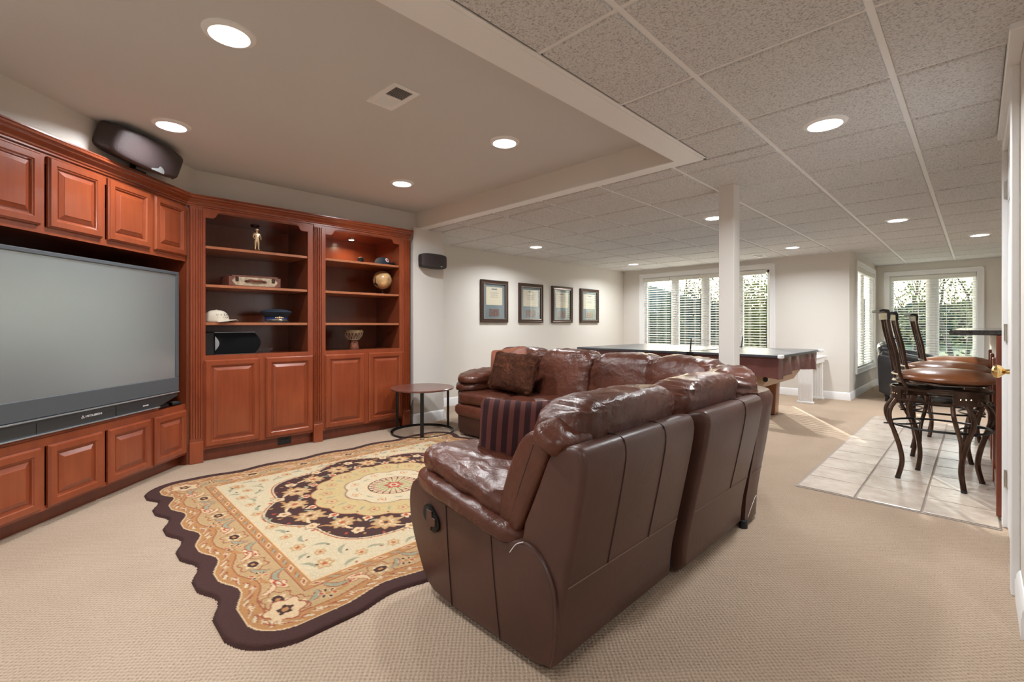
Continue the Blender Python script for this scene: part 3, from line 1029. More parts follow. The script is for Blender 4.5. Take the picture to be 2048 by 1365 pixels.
# ---- television (rear projection set)
t_ = empty('television', (TP+TD*.9)[:], TRZ, 'large grey rear-projection television filling the cherry cabinet', 'television')
L0, L1 = .088-.9, 1.80-.9
mb = MB()
mb.prism([(-.02, .60), (0, .60), (0, 1.505), (-.03, 1.505), (-.40, 1.42), (-.45, .56), (-.02, .56)], L0, L1, axis='x')
mb.build('housing', M['tvframe'], t_)
mb = MB()
sx0, sx1, sz0, sz1 = L0+.030, L1-.030, .705, 1.481
mb.box((L0, 0, .60), (L1, .012, sz0), .003); mb.box((L0, 0, sz1), (L1, .012, 1.505), .003)
mb.box((L0, 0, sz0), (sx0, .012, sz1), .003); mb.box((sx1, 0, sz0), (L1, .012, sz1), .003)
mb.build('bezel', M['tvframe'], t_)
MB().box((sx0-.002, -.002, sz0-.002), (sx1+.002, .004, sz1+.002)).build('screen', M['screen'], t_, smooth=0)
MB().box((L0+.004, .0, .588), (L1-.004, .020, .597), .002).build('silver_strip', M['silver'], t_)
mb = MB()
mb.prism([(L0, .588), (L1, .588), (L1-.01, .560), (L1-.19, .512), (L0+.19, .512), (L0+.01, .560)], -.06, .010, axis='y', bev=.006)
mb.build('lower_front', M['tvdark'], t_)
MB().box((L0+.20, -.05, .505), (L1-.20, .022, .513), .002).build('foot_strip', M['silver'], t_)
mb = MB().box((.25, .0095, .518), (.252, .0125, .575)).box((-.25, .0095, .518), (-.248, .0125, .575))
mb.build('door_joint', M['black'], t_, smooth=0)
def text(s, size, mat, parent, loc, rot, name='lettering', ext=.0006, sx=1.0):
    cu = bpy.data.curves.new(name, 'FONT')
    cu.body = s; cu.size = size; cu.extrude = ext; cu.align_x = 'CENTER'; cu.align_y = 'CENTER'
    cu.materials.append(mat)
    tmp = bpy.data.objects.new(name, cu)
    me = bpy.data.meshes.new_from_object(tmp)
    bpy.data.objects.remove(tmp)
    me.name = name
    o = bpy.data.objects.new(name, me)
    col.objects.link(o); o.parent = parent; o.location = loc; o.rotation_euler = rot; o.scale = (sx, 1, 1)
    return o
# text faces +y local: rotate so that it reads from the front (front viewer sees local x running right-to-left)
text('MITSUBISHI', .017, M['white'], t_, (-.09, .0112, .553), (R(90), 0, R(180)), sx=1.3)
mb = MB()
for (dx, dz) in ((0, .006), (-.006, -.003), (.006, -.003)):
    mb.prism([(-.018+dx, .552+dz+.005), (-.018+dx+.0035, .552+dz), (-.018+dx, .552+dz-.005), (-.018+dx-.0035, .552+dz)], .010, .0115, axis='y')
mb.build('emblem', M['white'], t_, smooth=0)
text('HD1080', .012, M['white'], t_, (-.49, .0112, .540), (R(90), 0, R(180)), sx=1.2)

# ---- centre speaker on top of the cabinet crown
sp = empty('centre_speaker', (TP+TD*.53+TN*.02)[:], TRZ, 'black-brown curved centre speaker on top of the television cabinet', 'speaker')
def spk_disp(co, n, q):
    co = co.copy()
    co.y += .035*(1-q.x*q.x)*(.5+.5*q.y)         # bowed front
    co.z *= 1-.12*q.x*q.x
    return co
b_ = soft('cabinet', (.57, .17, .20), M['speaker'], sp, p=7.0, res=14, disp=spk_disp, loc=(0, .055, 2.262), rot=(R(-20), 0, 0))
mb = MB()
vs = [(0, 0, 0)]; n = 16
for i in range(n+1):
    a = PI*i/n
    vs.append((.055*math.cos(a), 0, .040*math.sin(a)))
mb.add([(v[0], .115-.12*abs(v[0])**1.5, v[2]-.085) for v in vs]+[(v[0], .119-.12*abs(v[0])**1.5, v[2]-.085) for v in vs],
       [(0, i+1, i+2) for i in range(n)]+[(n+2, n+4+i, n+3+i) for i in range(n)]+[(i+1, i+2, n+4+i, n+3+i) for i in range(n)])
o = mb.build('tweeter_window', M['silver'], sp); o.location = (-.04, .055, 2.262); o.rotation_euler = (R(-20), 0, 0)
mb = MB().cyl((0, 0, 2.128), .016, .05, 12).box((-.05, -.05, 2.13), (.05, .05, 2.138))
mb.build('stand', M['black'], sp)
for x in (.20, -.22):
    mb = MB().tube([(x, .09, 2.17), (x, .105, 2.15)], .006, 8); mb.build('foot_screw', M['black'], sp)

# ---- wall speaker on the pillar
ws = empty('wall_speaker', (-4.395, 3.06, 1.82), R(-90), 'small black curved speaker mounted on the pillar beside the bookcase', 'speaker')
def ws_disp(co, n, q):
    co = co.copy(); co.y += .02*(1-q.x*q.x)*(.5+.5*q.y); co.z *= 1-.10*q.x*q.x
    return co
soft('grille', (.345, .09, .165), M['spkw'], ws, p=8.0, res=12, disp=ws_disp, loc=(0, .055, 0))
soft('badge', (.030, .004, .012), M['silver'], ws, p=2.0, res=4, loc=(-.075, .1195, -.058))
MB().box((-.05, 0, -.04), (.05, .02, .04)).build('wall_bracket', M['black'], ws)

# ---- remote controls
for (t, n_, z, rz, L, lab) in ((.225, -.04, .4835, R(8), .20, 'black remote control at the right end of the television, longer'), (.055, -.045, .4835, R(-10), .085, 'small black remote control against the cabinet side')):
    p = TP+TD*t+TN*n_
    o = empty('remote_control', (p.x, p.y, z), TRZ+rz, lab, 'remote')
    soft('body', (L, .048, .024), M['black'], o, p=5, res=6, loc=(0, 0, .0125))
    mb = MB()
    for i in range(int(L/.022)):
        for j in (-.012, 0, .012):
            mb.box((-L/2+.02+i*.018, j-.003, .0245), (-L/2+.028+i*.018, j+.003, .027))
    mb.build('buttons', M['silver'], o, smooth=0)

# ------------------------------------------------------------------ things on the shelves
def shelf_pt(Y, back, z): return (XB-back, Y, z)
# figurine
fg = empty('figurine', (-4.435, 1.275, 1.7435), R(10), 'gold standing figurine on a dark round base, top left shelf', 'figurine')
MB().lathe([(0, 0), (.042, 0), (.044, .006), (.036, .010), (.022, .013), (0, .013)], n=24).build('base', M['drumwood'], fg)
def skin_body(name, verts, edges, radii, mat, parent, sub=1):
    me = bpy.data.meshes.new(name)
    me.from_pydata(verts, edges, [])
    o = bpy.data.objects.new(name, me)
    col.objects.link(o); o.parent = parent
    md = o.modifiers.new('skin', 'SKIN')
    for i, r in enumerate(radii):
        me.skin_vertices[0].data[i].radius = (r, r) if not isinstance(r, tuple) else r
    me.skin_vertices[0].data[0].use_root = True
    s_ = o.modifiers.new('sub', 'SUBSURF'); s_.levels = sub; s_.render_levels = sub
    me.materials.append(mat)
    return o
V = [(0, 0, .098), (0, 0, .125), (0, 0, .152), (0, 0, .163), (0, 0, .180),          # pelvis, waist, chest, neck, head
     (0, .012, .09), (.001, .013, .05), (0, .014, .018), (.014, .016, .016),           # left leg
     (0, -.012, .09), (.001, -.013, .05), (0, -.014, .018), (.014, -.016, .016),
     (0, .024, .150), (0, .034, .122), (.014, .028, .102),
     (0, -.024, .150), (.004, -.034, .122), (.016, -.024, .106)]
E_ = [(0, 1), (1, 2), (2, 3), (3, 4), (0, 5), (5, 6), (6, 7), (7, 8), (0, 9), (9, 10), (10, 11), (11, 12), (2, 13), (13, 14), (14, 15), (2, 16), (16, 17), (17, 18)]
RR = [.015, .013, .017, .006, .011, .011, .0075, .006, .0045, .011, .0075, .006, .0045, .0085, .006, .005, .0085, .006, .005]
skin_body('body', V, E_, RR, M['gold'], fg)
soft('helmet', (.026, .026, .018), M['gold'], fg, p=2.4, res=6, loc=(0, 0, .189))
# suitcase
cs = empty('suitcase', (-4.60, 1.275, 1.4315), 0, 'small vintage canvas suitcase with brown leather corners on a left shelf', 'suitcase')
MB().box((-.13, -.205, 0), (.13, .205, .098), .006).build('body', M['canvas'], cs)
mb = MB()
for z0, z1 in ((0, .012), (.086, .099)):
    mb.box((-.131, -.206, z0), (.133, .206, z1), .002)
for y in (-.2065, .1815):
    mb.box((-.131, y, 0), (.133, y+.025, .099), .002)
mb.build('leather_edging', M['caseleather'], cs)
for y in (-.185, .185):
    for z in (.017, .082):
        s1_, s2_ = (1 if y < 0 else -1), (1 if z < .05 else -1)
        MB().prism([(y, z-.006*s2_), (y+.035*s1_, z-.006*s2_), (y, z+.03*s2_)], .1305, .134, axis='x').build('corner_patch', M['caseleather'], cs)
pts = spline([(.134, -.062, .052), (.146, -.045, .060), (.150, 0, .056), (.146, .045, .060), (.134, .062, .052)], 5)
MB().tube(pts, .009, 8).build('handle', M['caseleather'], cs)
for y in (-.072, .072):
    MB().prism([(y-.02, .050), (y, .063), (y+.02, .050), (y, .037)], .130, .136, axis='x').build('handle_mount', M['bronze'], cs)
for y in (-.145, .145):
    MB().box((.130, y-.012, .046), (.138, y+.012, .084), .002).build('clasp', M['bronze'], cs)
# baseball caps
def cap(name, loc, rz, mat, label, s=1.0):
    o = empty(name, loc, rz, label, 'cap')
    def cd(co, n, q):
        co = co.copy()
        if co.z < 0: co.z = co.z*.02
        co.z += -.01*q.x*q.x*0
        return co
    soft('crown', (.175*s, .165*s, .20*s), mat, o, p=2.6, res=10, disp=cd, loc=(0, 0, .004))
    vs = []; fs = []; nn = 14
    for k in range(2):
        for i in range(nn+1):
            a = R(-58)+R(116)*i/nn
            for rr in (.078*s, .15*s):
                lift = .010+.012*math.cos(a)-(.018*abs(math.sin(a)))*(1 if rr > .1 else .6)
                ex = 1.0 if rr < .1*s else (1.0+.08*math.cos(a))
                vs.append((rr*ex*math.cos(a)*(1.0), rr*math.sin(a)*.98, max(.001, lift)+(.003 if k else 0)))
    m_ = (nn+1)*2
    for i in range(nn):
        a = 2*i
        fs.append((a, a+1, a+3, a+2)); fs.append((m_+a, m_+a+2, m_+a+3, m_+a+1))
        fs.append((a+1, m_+a+1, m_+a+3, a+3)); fs.append((a, a+2, m_+a+2, m_+a))
    fs.append((0, m_, m_+1, 1)); e = 2*nn; fs.append((e, e+1, m_+e+1, m_+e))
    MB().add(vs, fs).build('brim', mat, o)
    soft('button', (.014, .014, .008), mat, o, p=2, res=3, loc=(0, 0, .104*s))
    return o
c1_ = cap('baseball_cap', (-4.50, .985, 1.1225), R(48), M['cream'], 'cream baseball cap with dark lettering on the third left shelf')
def wrap_text(s, parent, R_, z, size, tilt, a0, da, mat):
    for i, ch in enumerate(s):
        if ch == ' ': continue
        a = a0+da*(i-(len(s)-1)/2)
        text(ch, size, mat, parent, (R_*math.cos(a), R_*math.sin(a)*.94, z), (R(90-tilt), 0, a+R(90)))
wrap_text('USSN', c1_, .0835, .064, .024, 24, R(-28), R(20), M['ink'])
mb = MB()
for i in range(5):
    a = R(-28)+R(15)*(i-2)
    mb.box((.0885*math.cos(a)-.002, .0885*math.sin(a)*.94-.002, .041), (.0885*math.cos(a)+.002, .0885*math.sin(a)*.94+.002, .045))
mb.build('star_row', M['ink'], c1_, smooth=0)
c2_ = cap('baseball_cap', (-4.56, 2.555, 1.7435), R(20), M['navy'], 'navy baseball cap with a round red emblem on the top right shelf', .92)
mb = MB(); mb.m = Matrix.Translation((.074, -.012, .055)) @ Matrix.Rotation(R(66), 4, 'Y')
mb.lathe([(0, .004), (.024, .003), (.024, 0)], n=20); mb.build('emblem', M['white'], c2_)
mb = MB(); mb.m = Matrix.Translation((.0765, -.012, .056)) @ Matrix.Rotation(R(66), 4, 'Y')
mb.lathe([(0, .004), (.014, .003), (.014, 0)], n=20); mb.build('emblem_centre', M['red'], c2_)
# officer cap
oc = empty('peaked_cap', (-4.54, 1.466, 1.1225), 0, 'navy blue peaked uniform cap with gold badge on the third left shelf', 'cap')
MB().lathe([(.088, .012), (.090, .045), (.125, .085), (.132, .096), (.128, .104), (.09, .118), (.04, .124), (0, .125)], n=40).build('crown', M['navy'], oc)
MB().lathe([(.0895, .014), (.0915, .014), (.0925, .046), (.0905, .047)], n=40, close=False).build('hat_band', M['blueband'], oc)
vs = []; fs = []; nn = 16
for k in range(2):
    for i in range(nn+1):
        a = R(-65)+R(130)*i/nn
        for rr, zz in ((.088, .016), (.088+.055*math.cos(a*1.2), .016-.014*max(0, math.cos(a*1.2)))):
            vs.append((rr*math.cos(a), rr*math.sin(a), zz+.003*k))
m_ = (nn+1)*2
for i in range(nn):
    a = 2*i
    fs += [(a, a+1, a+3, a+2), (m_+a, m_+a+2, m_+a+3, m_+a+1), (a+1, m_+a+1, m_+a+3, a+3)]
MB().add(vs, fs).build('peak', M['black'], oc)
mb = MB().tube([(.093*math.cos(a), .093*math.sin(a), .024) for a in [R(-75+15*i) for i in range(11)]], .004, 6)
mb.build('chin_cord', M['gold'], oc)
mb = MB()
for dy, rr in ((0, .014), (-.018, .009), (.018, .009), (-.032, .006), (.032, .006)):
    mb.lathe([(0, .0), (rr, 0), (rr*.7, rr*.6), (0, rr*.8)], (0, 0, 0), 10)
    mb.v[-40:] = [(.094+v[2]*.7-abs(dy)*.12, v[1]+dy, .044+v[0]) for v in mb.v[-40:]]
mb.build('badge', M['gold'], oc)
# bookshelf speaker (lying on its side, on the deck)
bs = empty('bookshelf_speaker', (-4.62, 1.115, .8525), R(-90), 'black centre speaker with silver tweeter on the bottom left shelf', 'speaker')
mb = MB().box((-.155, -.16, 0), (.22, .14, .185), .003); mb.build('cabinet', M['black'], bs)
poly = [(-.155, .004), (.15, .004), (.15, .181), (-.155, .181)]
mb = MB()
nn = 12
prof = [(.15, .005)]+[(-.155-.045*math.sin(PI*i/nn), .005+.175*i/nn) for i in range(nn+1)]+[(.15, .18)]
mb.prism(prof, .139, .158, axis='y', bev=.004)
mb.build('grille', M['blackcloth'], bs)
mb = MB().box((-.155, .12, .184), (.15, .150, .188), .001).box((-.155, .12, .0), (.15, .150, .004), .001)
mb.build('chrome_edge', M['silver'], bs)
prof = [(.148, .035)]+[(.148-.03*math.sin(PI*i/nn), .035+.12*i/nn) for i in range(nn+1)]+[(.148, .155)]
MB().prism(prof, .157, .162, axis='y').build('tweeter_window', M['silver'], bs)
# globe
gl = empty('globe', (-4.55, 2.548, 1.4315), R(20), 'antique tan desk globe on a small stand, second right shelf', 'globe')
MB().lathe([(0, 0), (.045, 0), (.045, .005), (.02, .010), (.006, .016), (.005, .05)], n=24).build('stand', M['bronze'], gl)
soft('sphere', (.20, .20, .20), M['globe'], gl, p=2.0, res=10, loc=(0, 0, .158))
pts = [(0, .108*math.cos(a), .158+.108*math.sin(a)) for a in [R(-90-100*i/12) for i in range(13)]]
MB().tube(pts, .004, 6).build('meridian_arm', M['bronze'], gl)
mb = MB().tube([(0, -.115, .11), (0, -.085, .10)], .010, 8); mb.build('pivot_knob', M['metal_bk'], gl)
# camera-like dark box
dk = empty('small_speaker', (-4.62, 2.333, 1.7435), R(-80), 'tiny black box on the top right shelf', 'speaker')
MB().box((-.026, -.025, 0), (.026, .025, .075), .005).build('body', M['black'], dk)
mb = MB(); mb.m = Matrix.Translation((0, .025, .04)) @ Matrix.Rotation(R(-90), 4, 'X'); mb.lathe([(0, .004), (.012, .005), (.016, .002), (.016, 0)], n=16); mb.build('lens', M['metal_bk'], dk)
MB().box((-.012, -.01, .0745), (.006, .01, .080), .001).build('knob', M['gold'], dk)
# drum
dr = empty('drum', (-4.53, 2.212, .8525), 0, 'small carved goblet drum laced with rope on the bottom right shelf', 'drum')
MB().lathe([(.052, 0), (.054, .01), (.047, .05), (.043, .085), (.045, .095), (.07, .125), (.088, .165), (.09, .185), (.088, .19), (0, .19)], n=32).build('shell', M['drumwood'], dr)
MB().lathe([(.0915, .165), (.0935, .185), (.091, .197), (.08, .199), (0, .199)], n=32, close=False).build('drum_head', M['skin'], dr)
mb = MB()
for i in range(16):
    a0, a1, a2 = 2*PI*i/16, 2*PI*(i+.5)/16, 2*PI*(i+1)/16
    mb.tube([(.093*math.cos(a0), .093*math.sin(a0), .178), (.082*math.cos((a0+a1)/2), .082*math.sin((a0+a1)/2), .138), (.056*math.cos(a1), .056*math.sin(a1), .102)], .0022, 5)
    mb.tube([(.093*math.cos(a2), .093*math.sin(a2), .178), (.082*math.cos((a2+a1)/2), .082*math.sin((a2+a1)/2), .138), (.056*math.cos(a1), .056*math.sin(a1), .102)], .0022, 5)
mb.build('lacing', M['rope'], dr)
for z, r in ((.177, .094), (.101, .055)):
    MB().tube([(r*math.cos(2*PI*i/24), r*math.sin(2*PI*i/24), z) for i in range(24)], .004, 6, closed=True).build('rope_ring', M['rope'], dr)

# ------------------------------------------------------------------ framed certificates
for k, (y0, y1) in enumerate(((4.399, 4.944), (5.185, 5.752), (5.981, 6.542), (6.776, 7.346))):
    lab = ['framed certificate with grey mat, first from the pillar', 'framed certificate, second from the pillar', 'framed certificate, third from the pillar', 'framed certificate, fourth from the pillar and nearest the window'][k]
    o = empty('framed_certificate', (XP, (y0+y1)/2, 1.14), R(-90), lab, 'picture', 'framed certificates on the long wall')
    w, h, f = (y1-y0)/2, .625, .058
    mb = MB()
    pr_ = [(0, 0), (f*.0, .030), (f*.25, .036), (f*.55, .026), (f*.9, .030), (f, .022), (f, 0)]
    # mitred frame by rings
    vs = []; fs = []
    rings = [(0, .002), (0, .030), (.014, .036), (.030, .026), (.050, .030), (.058, .020), (.058, .002)]
    for ins, dep in rings:
        vs += [(-w+ins, dep, ins), (w-ins, dep, ins), (w-ins, dep, h-ins), (-w+ins, dep, h-ins)]
    for q in range(len(rings)-1):
        for i in range(4):
            j = (i+1) % 4; fs.append((4*q+i, 4*q+j, 4*q+4+j, 4*q+4+i))
    MB().add(vs, fs).build('frame', M['framewood'], o, smooth=0)
    vs = []; fs = []
    for ins, dep in ((.048, .0305), (.052, .033), (.058, .031)):
        vs += [(-w+ins, dep, ins), (w-ins, dep, ins), (w-ins, dep, h-ins), (-w+ins, dep, h-ins)]
    for q in range(2):
        for i in range(4):
            j = (i+1) % 4; fs.append((4*q+i, 4*q+j, 4*q+4+j, 4*q+4+i))
    MB().add(vs, fs).build('inner_lip', M['frameedge'], o, smooth=0)
    MB().box((-w+.05, .003, .05), (w-.05, .008, h-.05)).build('matboard', M['matboard'], o, smooth=0)
    MB().box((-w+.11, .008, .26), (w-.11, .0095, h-.10)).build('certificate', M['paper'], o, smooth=0)
    MB().box((-w+.17, .008, .09), (w-.17, .0095, .20)).build('photograph', M['photo'], o, smooth=0)
    mb = MB()
    for z, ww in ((h-.14, .055), (h-.19, .09), (h-.22, .07), (h-.25, .08)):
        mb.box((-ww, .0095, z), (ww, .0100, z+(.018 if z > h-.15 else .005)))
    mb.build('print_lines', M['matboard'], o, smooth=0)
    MB().add([(-w+.055, .018, .055), (w-.055, .018, .055), (w-.055, .018, h-.055), (-w+.055, .018, h-.055)], [(0, 1, 2, 3)]).build('picture_glass', M['picglass'], o, smooth=0)

# ------------------------------------------------------------------ rug
def make_rug():
    X0, X1, YA, YB = -3.945, -1.655, .425, 2.885
    step = .005
    nx, ny = int((X1-X0)/step)+1, int((YB-YA)/step)+1
    cx, cy = (X0+X1)/2, (YA+YB)/2
    hx, hy = (X1-X0)/2, (YB-YA)/2
    u = np.linspace(-hx, hx, nx); v = np.linspace(-hy, hy, ny)
    U, V_ = np.meshgrid(u, v)
    rng = np.random.RandomState(3)
    px = 9; py = 9
    # scalloped outline
    def scal(t, H, n):
        p = 2*H/n
        return np.abs(np.cos(PI*t/p)) if n % 2 else np.abs(np.sin(PI*t/p))
    su = .048*(.5-.5*np.cos(2*PI*(U-.13)/.36))**1.3
    sv = .036*(.5-.5*np.cos(2*PI*V_/.44))**1.2
    rc = .22
    ax, ay = np.abs(U)-(hx-rc), np.abs(V_)-(hy-rc)
    dist_out = np.sqrt(np.maximum(ax, 0)**2+np.maximum(ay, 0)**2)+np.minimum(np.maximum(ax, ay), 0)-rc
    cornerw = np.clip(np.maximum(ax, ay)*0+1, 0, 1)
    wy = np.clip((ay-ax)/.30+.5, 0, 1)      # near the y-facing edges
    scl = su*wy+sv*(1-wy)
    both = (ax > 0) & (ay > 0)
    cw = np.clip((np.minimum(ax, ay)+.16)/.16, 0, 1); cw = cw*cw*(3-2*cw)
    scl = scl*(1-.9*cw)
    s = -dist_out-scl
    wav = -dist_out-scl*1.0
    C = np.zeros((ny, nx, 3))
    def setc(mask, c): C[mask] = c
    BR, GOLD, TAN, IV, RUST, RED, SAGE, DK, LT = ((.045, .012, .009), (.38, .18, .062), (.42, .27, .125), (.52, .42, .27), (.28, .08, .035), (.38, .055, .025), (.27, .26, .17), (.05, .02, .018), (.58, .41, .24))
    setc(s > -1, TAN)
    setc(s < .075, BR)
    setc((s >= .075) & (s < .082), LT)
    setc((s >= .082) & (s < .145), GOLD)
    setc((s >= .145) & (s < .152), RUST)
    B = np.maximum(np.abs(U)/.865, np.abs(V_)/.925)
    bu, bv = .865-np.abs(U), .925-np.abs(V_)
    bi = np.minimum(bu, bv)
    setc((bi > 0) & (bi <= .007), RUST)
    setc((bi > .007) & (bi <= .052), GOLD)
    setc((bi > .052) & (bi <= .062), LT)
    setc(bi > .062, IV)
    rr = np.sqrt(U**2+(V_*.97)**2); th = np.arctan2(V_, U)
    lob = .70+.055*np.abs(np.cos(4*th))+.02*np.cos(8*th)
    setc((rr < lob+.028), LT); setc(rr < lob+.018, RUST); setc(rr < lob+.010, IV); setc(rr < lob, BR)
    def blob(x, y, a, b_, rot, c, pet=0, amp=0.0):
        m_ = max(a, b_)*(1+amp)+.01
        i0, i1 = np.searchsorted(u, x-m_), np.searchsorted(u, x+m_)
        j0, j1 = np.searchsorted(v, y-m_), np.searchsorted(v, y+m_)
        if i1 <= i0 or j1 <= j0: return
        uu, vv = U[j0:j1, i0:i1]-x, V_[j0:j1, i0:i1]-y
        xr, yr = uu*math.cos(rot)+vv*math.sin(rot), -uu*math.sin(rot)+vv*math.cos(rot)
        r_ = np.sqrt((xr/a)**2+(yr/b_)**2)
        t_ = np.arctan2(yr/b_, xr/a)
        lim = 1+(amp*np.cos(pet*t_) if pet else 0)
        C[j0:j1, i0:i1][r_ < lim] = c
    def flower(x, y, r, rot=0.0, c0=TAN, c1=GOLD, c2=RED, ol=RUST, pet=9):
        blob(x, y, r*1.12, r*1.0, rot, ol, pet, .15)
        blob(x, y, r, r*.88, rot, c0, pet, .15)
        blob(x, y, r*.62, r*.55, rot, LT, pet, .2)
        blob(x, y, r*.42, r*.36, rot, c1, 5, .2)
        blob(x, y, r*.20, r*.18, rot, c2)
    def leaf(x, y, L, rot, c=SAGE, curve=.5, w=.011, ol=None):
        for k in range(12):
            t = k/11
            a = rot+curve*(t-.5)*2
            xx = x+L*(t-.5)*math.cos(rot)-curve*L*.5*((t-.5)**2)*math.sin(rot)*2
            yy = y+L*(t-.5)*math.sin(rot)+curve*L*.5*((t-.5)**2)*math.cos(rot)*2
            ww = w*math.sin(PI*(.08+.9*t))
            if ol: blob(xx, yy, ww*1.5+.002, ww*1.5+.002, 0, ol)
        for k in range(12):
            t = k/11
            xx = x+L*(t-.5)*math.cos(rot)-curve*L*.5*((t-.5)**2)*math.sin(rot)*2
            yy = y+L*(t-.5)*math.sin(rot)+curve*L*.5*((t-.5)**2)*math.cos(rot)*2
            ww = w*math.sin(PI*(.08+.9*t))
            blob(xx, yy, ww+.0015, ww+.0015, 0, c)
    def sym(fn, x, y, *a, rot=0.0, **k):
        for sx_, sy_ in ((1, 1), (-1, 1), (1, -1), (-1, -1)):
            r_ = rot
            if sx_ < 0: r_ = PI-r_
            if sy_ < 0: r_ = -r_
            fn(x*sx_, y*sy_, *a, rot=r_, **k)
    # medallion field flowers
    for k in range(16):
        a = 2*PI*(k+.5)/16
        flower(.600*math.cos(a), .600*math.sin(a)/.97, .062 if k % 2 else .072, a, TAN, GOLD, RED if k % 2 else DK, GOLD)
    for k in range(16):
        a = 2*PI*k/16
        flower(.685*math.cos(a), .685*math.sin(a)/.97, .036, a, LT, TAN, RUST, BR, 5)
        blob(.53*math.cos(a), .53*math.sin(a)/.97, .036, .024, a, LT, 4, .25); blob(.53*math.cos(a), .53*math.sin(a)/.97, .018, .012, a, RED)
    for k in range(48):
        a = 2*PI*(k+.5)/48
        leaf(.565*math.cos(a), .565*math.sin(a)/.97, .05, rot=a+.8*(1 if k % 2 else -1), c=TAN if k % 3 else SAGE, w=.008)
        blob(.725*math.cos(a), .725*math.sin(a)/.97, .012, .008, a, RED if k % 2 else GOLD)
    for k in range(32):
        a = 2*PI*(k+.5)/32
        leaf(.655*math.cos(a), .655*math.sin(a)/.97, .07, rot=a+1.1*(1 if k % 2 else -1), c=LT if k % 2 else GOLD, w=.008)
    # inner rings
    ring = .475+.018*np.abs(np.cos(8*th))*1.5
    setc(rr < ring+.008, RUST); setc(rr < ring, (.47, .34, .155))
    for k in range(16):
        a = 2*PI*k/16
        flower(.415*math.cos(a), .415*math.sin(a)/.97, .034, a, TAN, GOLD, RED, (.36, .22, .10), 5)
        a += PI/16
        leaf(.40*math.cos(a), .40*math.sin(a)/.97, .06, rot=a, c=SAGE, curve=.2, w=.007); blob(.455*math.cos(a), .455*math.sin(a)/.97, .010, .007, a, RUST)
    ring = .285+.030*np.abs(np.cos(4*th))
    setc(rr < ring+.012, SAGE); setc(rr < ring+.006, RUST); setc(rr < ring, IV)
    for k in range(8):
        a = 2*PI*k/8
        flower(.262*math.cos(a), .262*math.sin(a)/.97, .024, a, LT, GOLD, RED, RUST, 5)
        a += PI/8
        leaf(.235*math.cos(a), .235*math.sin(a)/.97, .06, rot=a+PI/2, c=SAGE, curve=.5, w=.005)
    setc(rr < .182, LT); setc(rr < .166, BR)
    pet_ = np.abs(np.cos(11*th))
    setc((rr < .158) & (rr > .05) & (pet_ > .35), IV); setc((rr < .148) & (rr > .05) & (pet_ > .55), (.52, .26, .16))
    setc((rr < .12) & (pet_ > .25), (.46, .38, .20)); setc(rr < .052+.01*np.cos(6*th), RED); setc(rr < .032+.006*np.cos(6*th), IV); setc(rr < .016, RED)
    # ivory corners
    for (x, y, r) in ((.70, .77, .045), (.58, .74, .030), (.72, .60, .032), (.46, .80, .036), (.74, .44, .034), (.30, .80, .03), (.76, .28, .028), (.12, .81, .034), (.77, .10, .03)):
        sym(flower, x, y, r, rot=math.atan2(y, x), c0=TAN, c1=GOLD, c2=RED, ol=IV, pet=6)
    for (x, y, L, a_) in ((.62, .66, .10, .6), (.66, .82, .08, 2.6), (.76, .68, .09, 1.2), (.50, .70, .08, 2.2), (.38, .76, .09, .2), (.21, .79, .08, 2.8), (.70, .52, .09, 1.9), (.76, .36, .08, 1.3), (.765, .18, .07, 1.7), (.03, .80, .06, .4), (.56, .82, .06, 1.0)):
        sym(leaf, x, y, L, rot=a_, c=SAGE, curve=.8, w=.009, ol=None)
        sym(blob, x+.03, y-.02, .010, .006, rot=a_, c=RUST if int(L*100) % 2 else DK)
    # outer border
    def border(x, y, a_, k):
        if k % 3 == 0:
            flower(x, y, .058, a_, TAN, BR, GOLD, RUST, 6); blob(x, y, .030, .022, a_, BR); blob(x, y, .012, .009, a_, GOLD)
            for s_ in (-1, 1):
                leaf(x+s_*.085*math.cos(a_), y+s_*.085*math.sin(a_), .09, rot=a_+.9*s_, c=SAGE if s_ > 0 else LT, curve=.9*s_, w=.010, ol=RUST)
        elif k % 3 == 1:
            for q in range(6):
                b2_ = 2*PI*q/6
                blob(x+.026*math.cos(b2_), y+.026*math.sin(b2_), .014, .008, b2_, LT); blob(x+.026*math.cos(b2_), y+.026*math.sin(b2_), .010, .005, b2_, (BR, RED, DK)[q % 3])
            blob(x, y, .010, .010, 0, GOLD)
            leaf(x+.07*math.cos(a_), y+.07*math.sin(a_), .09, rot=a_+.4, c=GOLD, curve=.8, w=.009)
        else:
            blob(x, y, .055, .026, a_+.3, RUST, 4, .18); blob(x, y, .050, .022, a_+.3, LT, 4, .18); blob(x, y, .036, .013, a_+.3, RED, 3, .15); blob(x, y, .022, .007, a_+.3, IV)
            leaf(x-.08*math.cos(a_), y-.08*math.sin(a_)+.01, .12, rot=a_-.5, c=SAGE, curve=1.2, w=.011, ol=RUST)
    k = 0
    for y in np.arange(-.98, .99, .122):
        for sx_ in (-1, 1):
            border(sx_*(.925+.02*math.sin(k*2.1)), y, PI/2, k)
        k += 1
    k = 0
    for x in np.arange(-.86, .87, .122):
        for sy_ in (-1, 1):
            border(x, sy_*(1.0+.025*math.sin(k*2.3)), 0, k+1)
        k += 1
    for sx_, sy_ in ((1, 1), (-1, 1), (1, -1), (-1, -1)):
        flower(sx_*.935, sy_*1.02, .072, math.atan2(sy_, sx_), LT, BR, GOLD, RUST, 6)
    # guard stripes motifs
    g = (s >= .086) & (s < .142)
    ph = np.where(wy > .5, U, V_)
    q = np.sin((ph+(s-.113)*1.6)*2*PI/.135)
    cen = np.abs(s-.113-.010*np.sin(ph*46.5))
    setc(g & (q > .45) & (cen < .014), IV); setc(g & (q > .80) & (cen < .016), RUST); setc(g & (q > .90) & (cen < .009), LT)
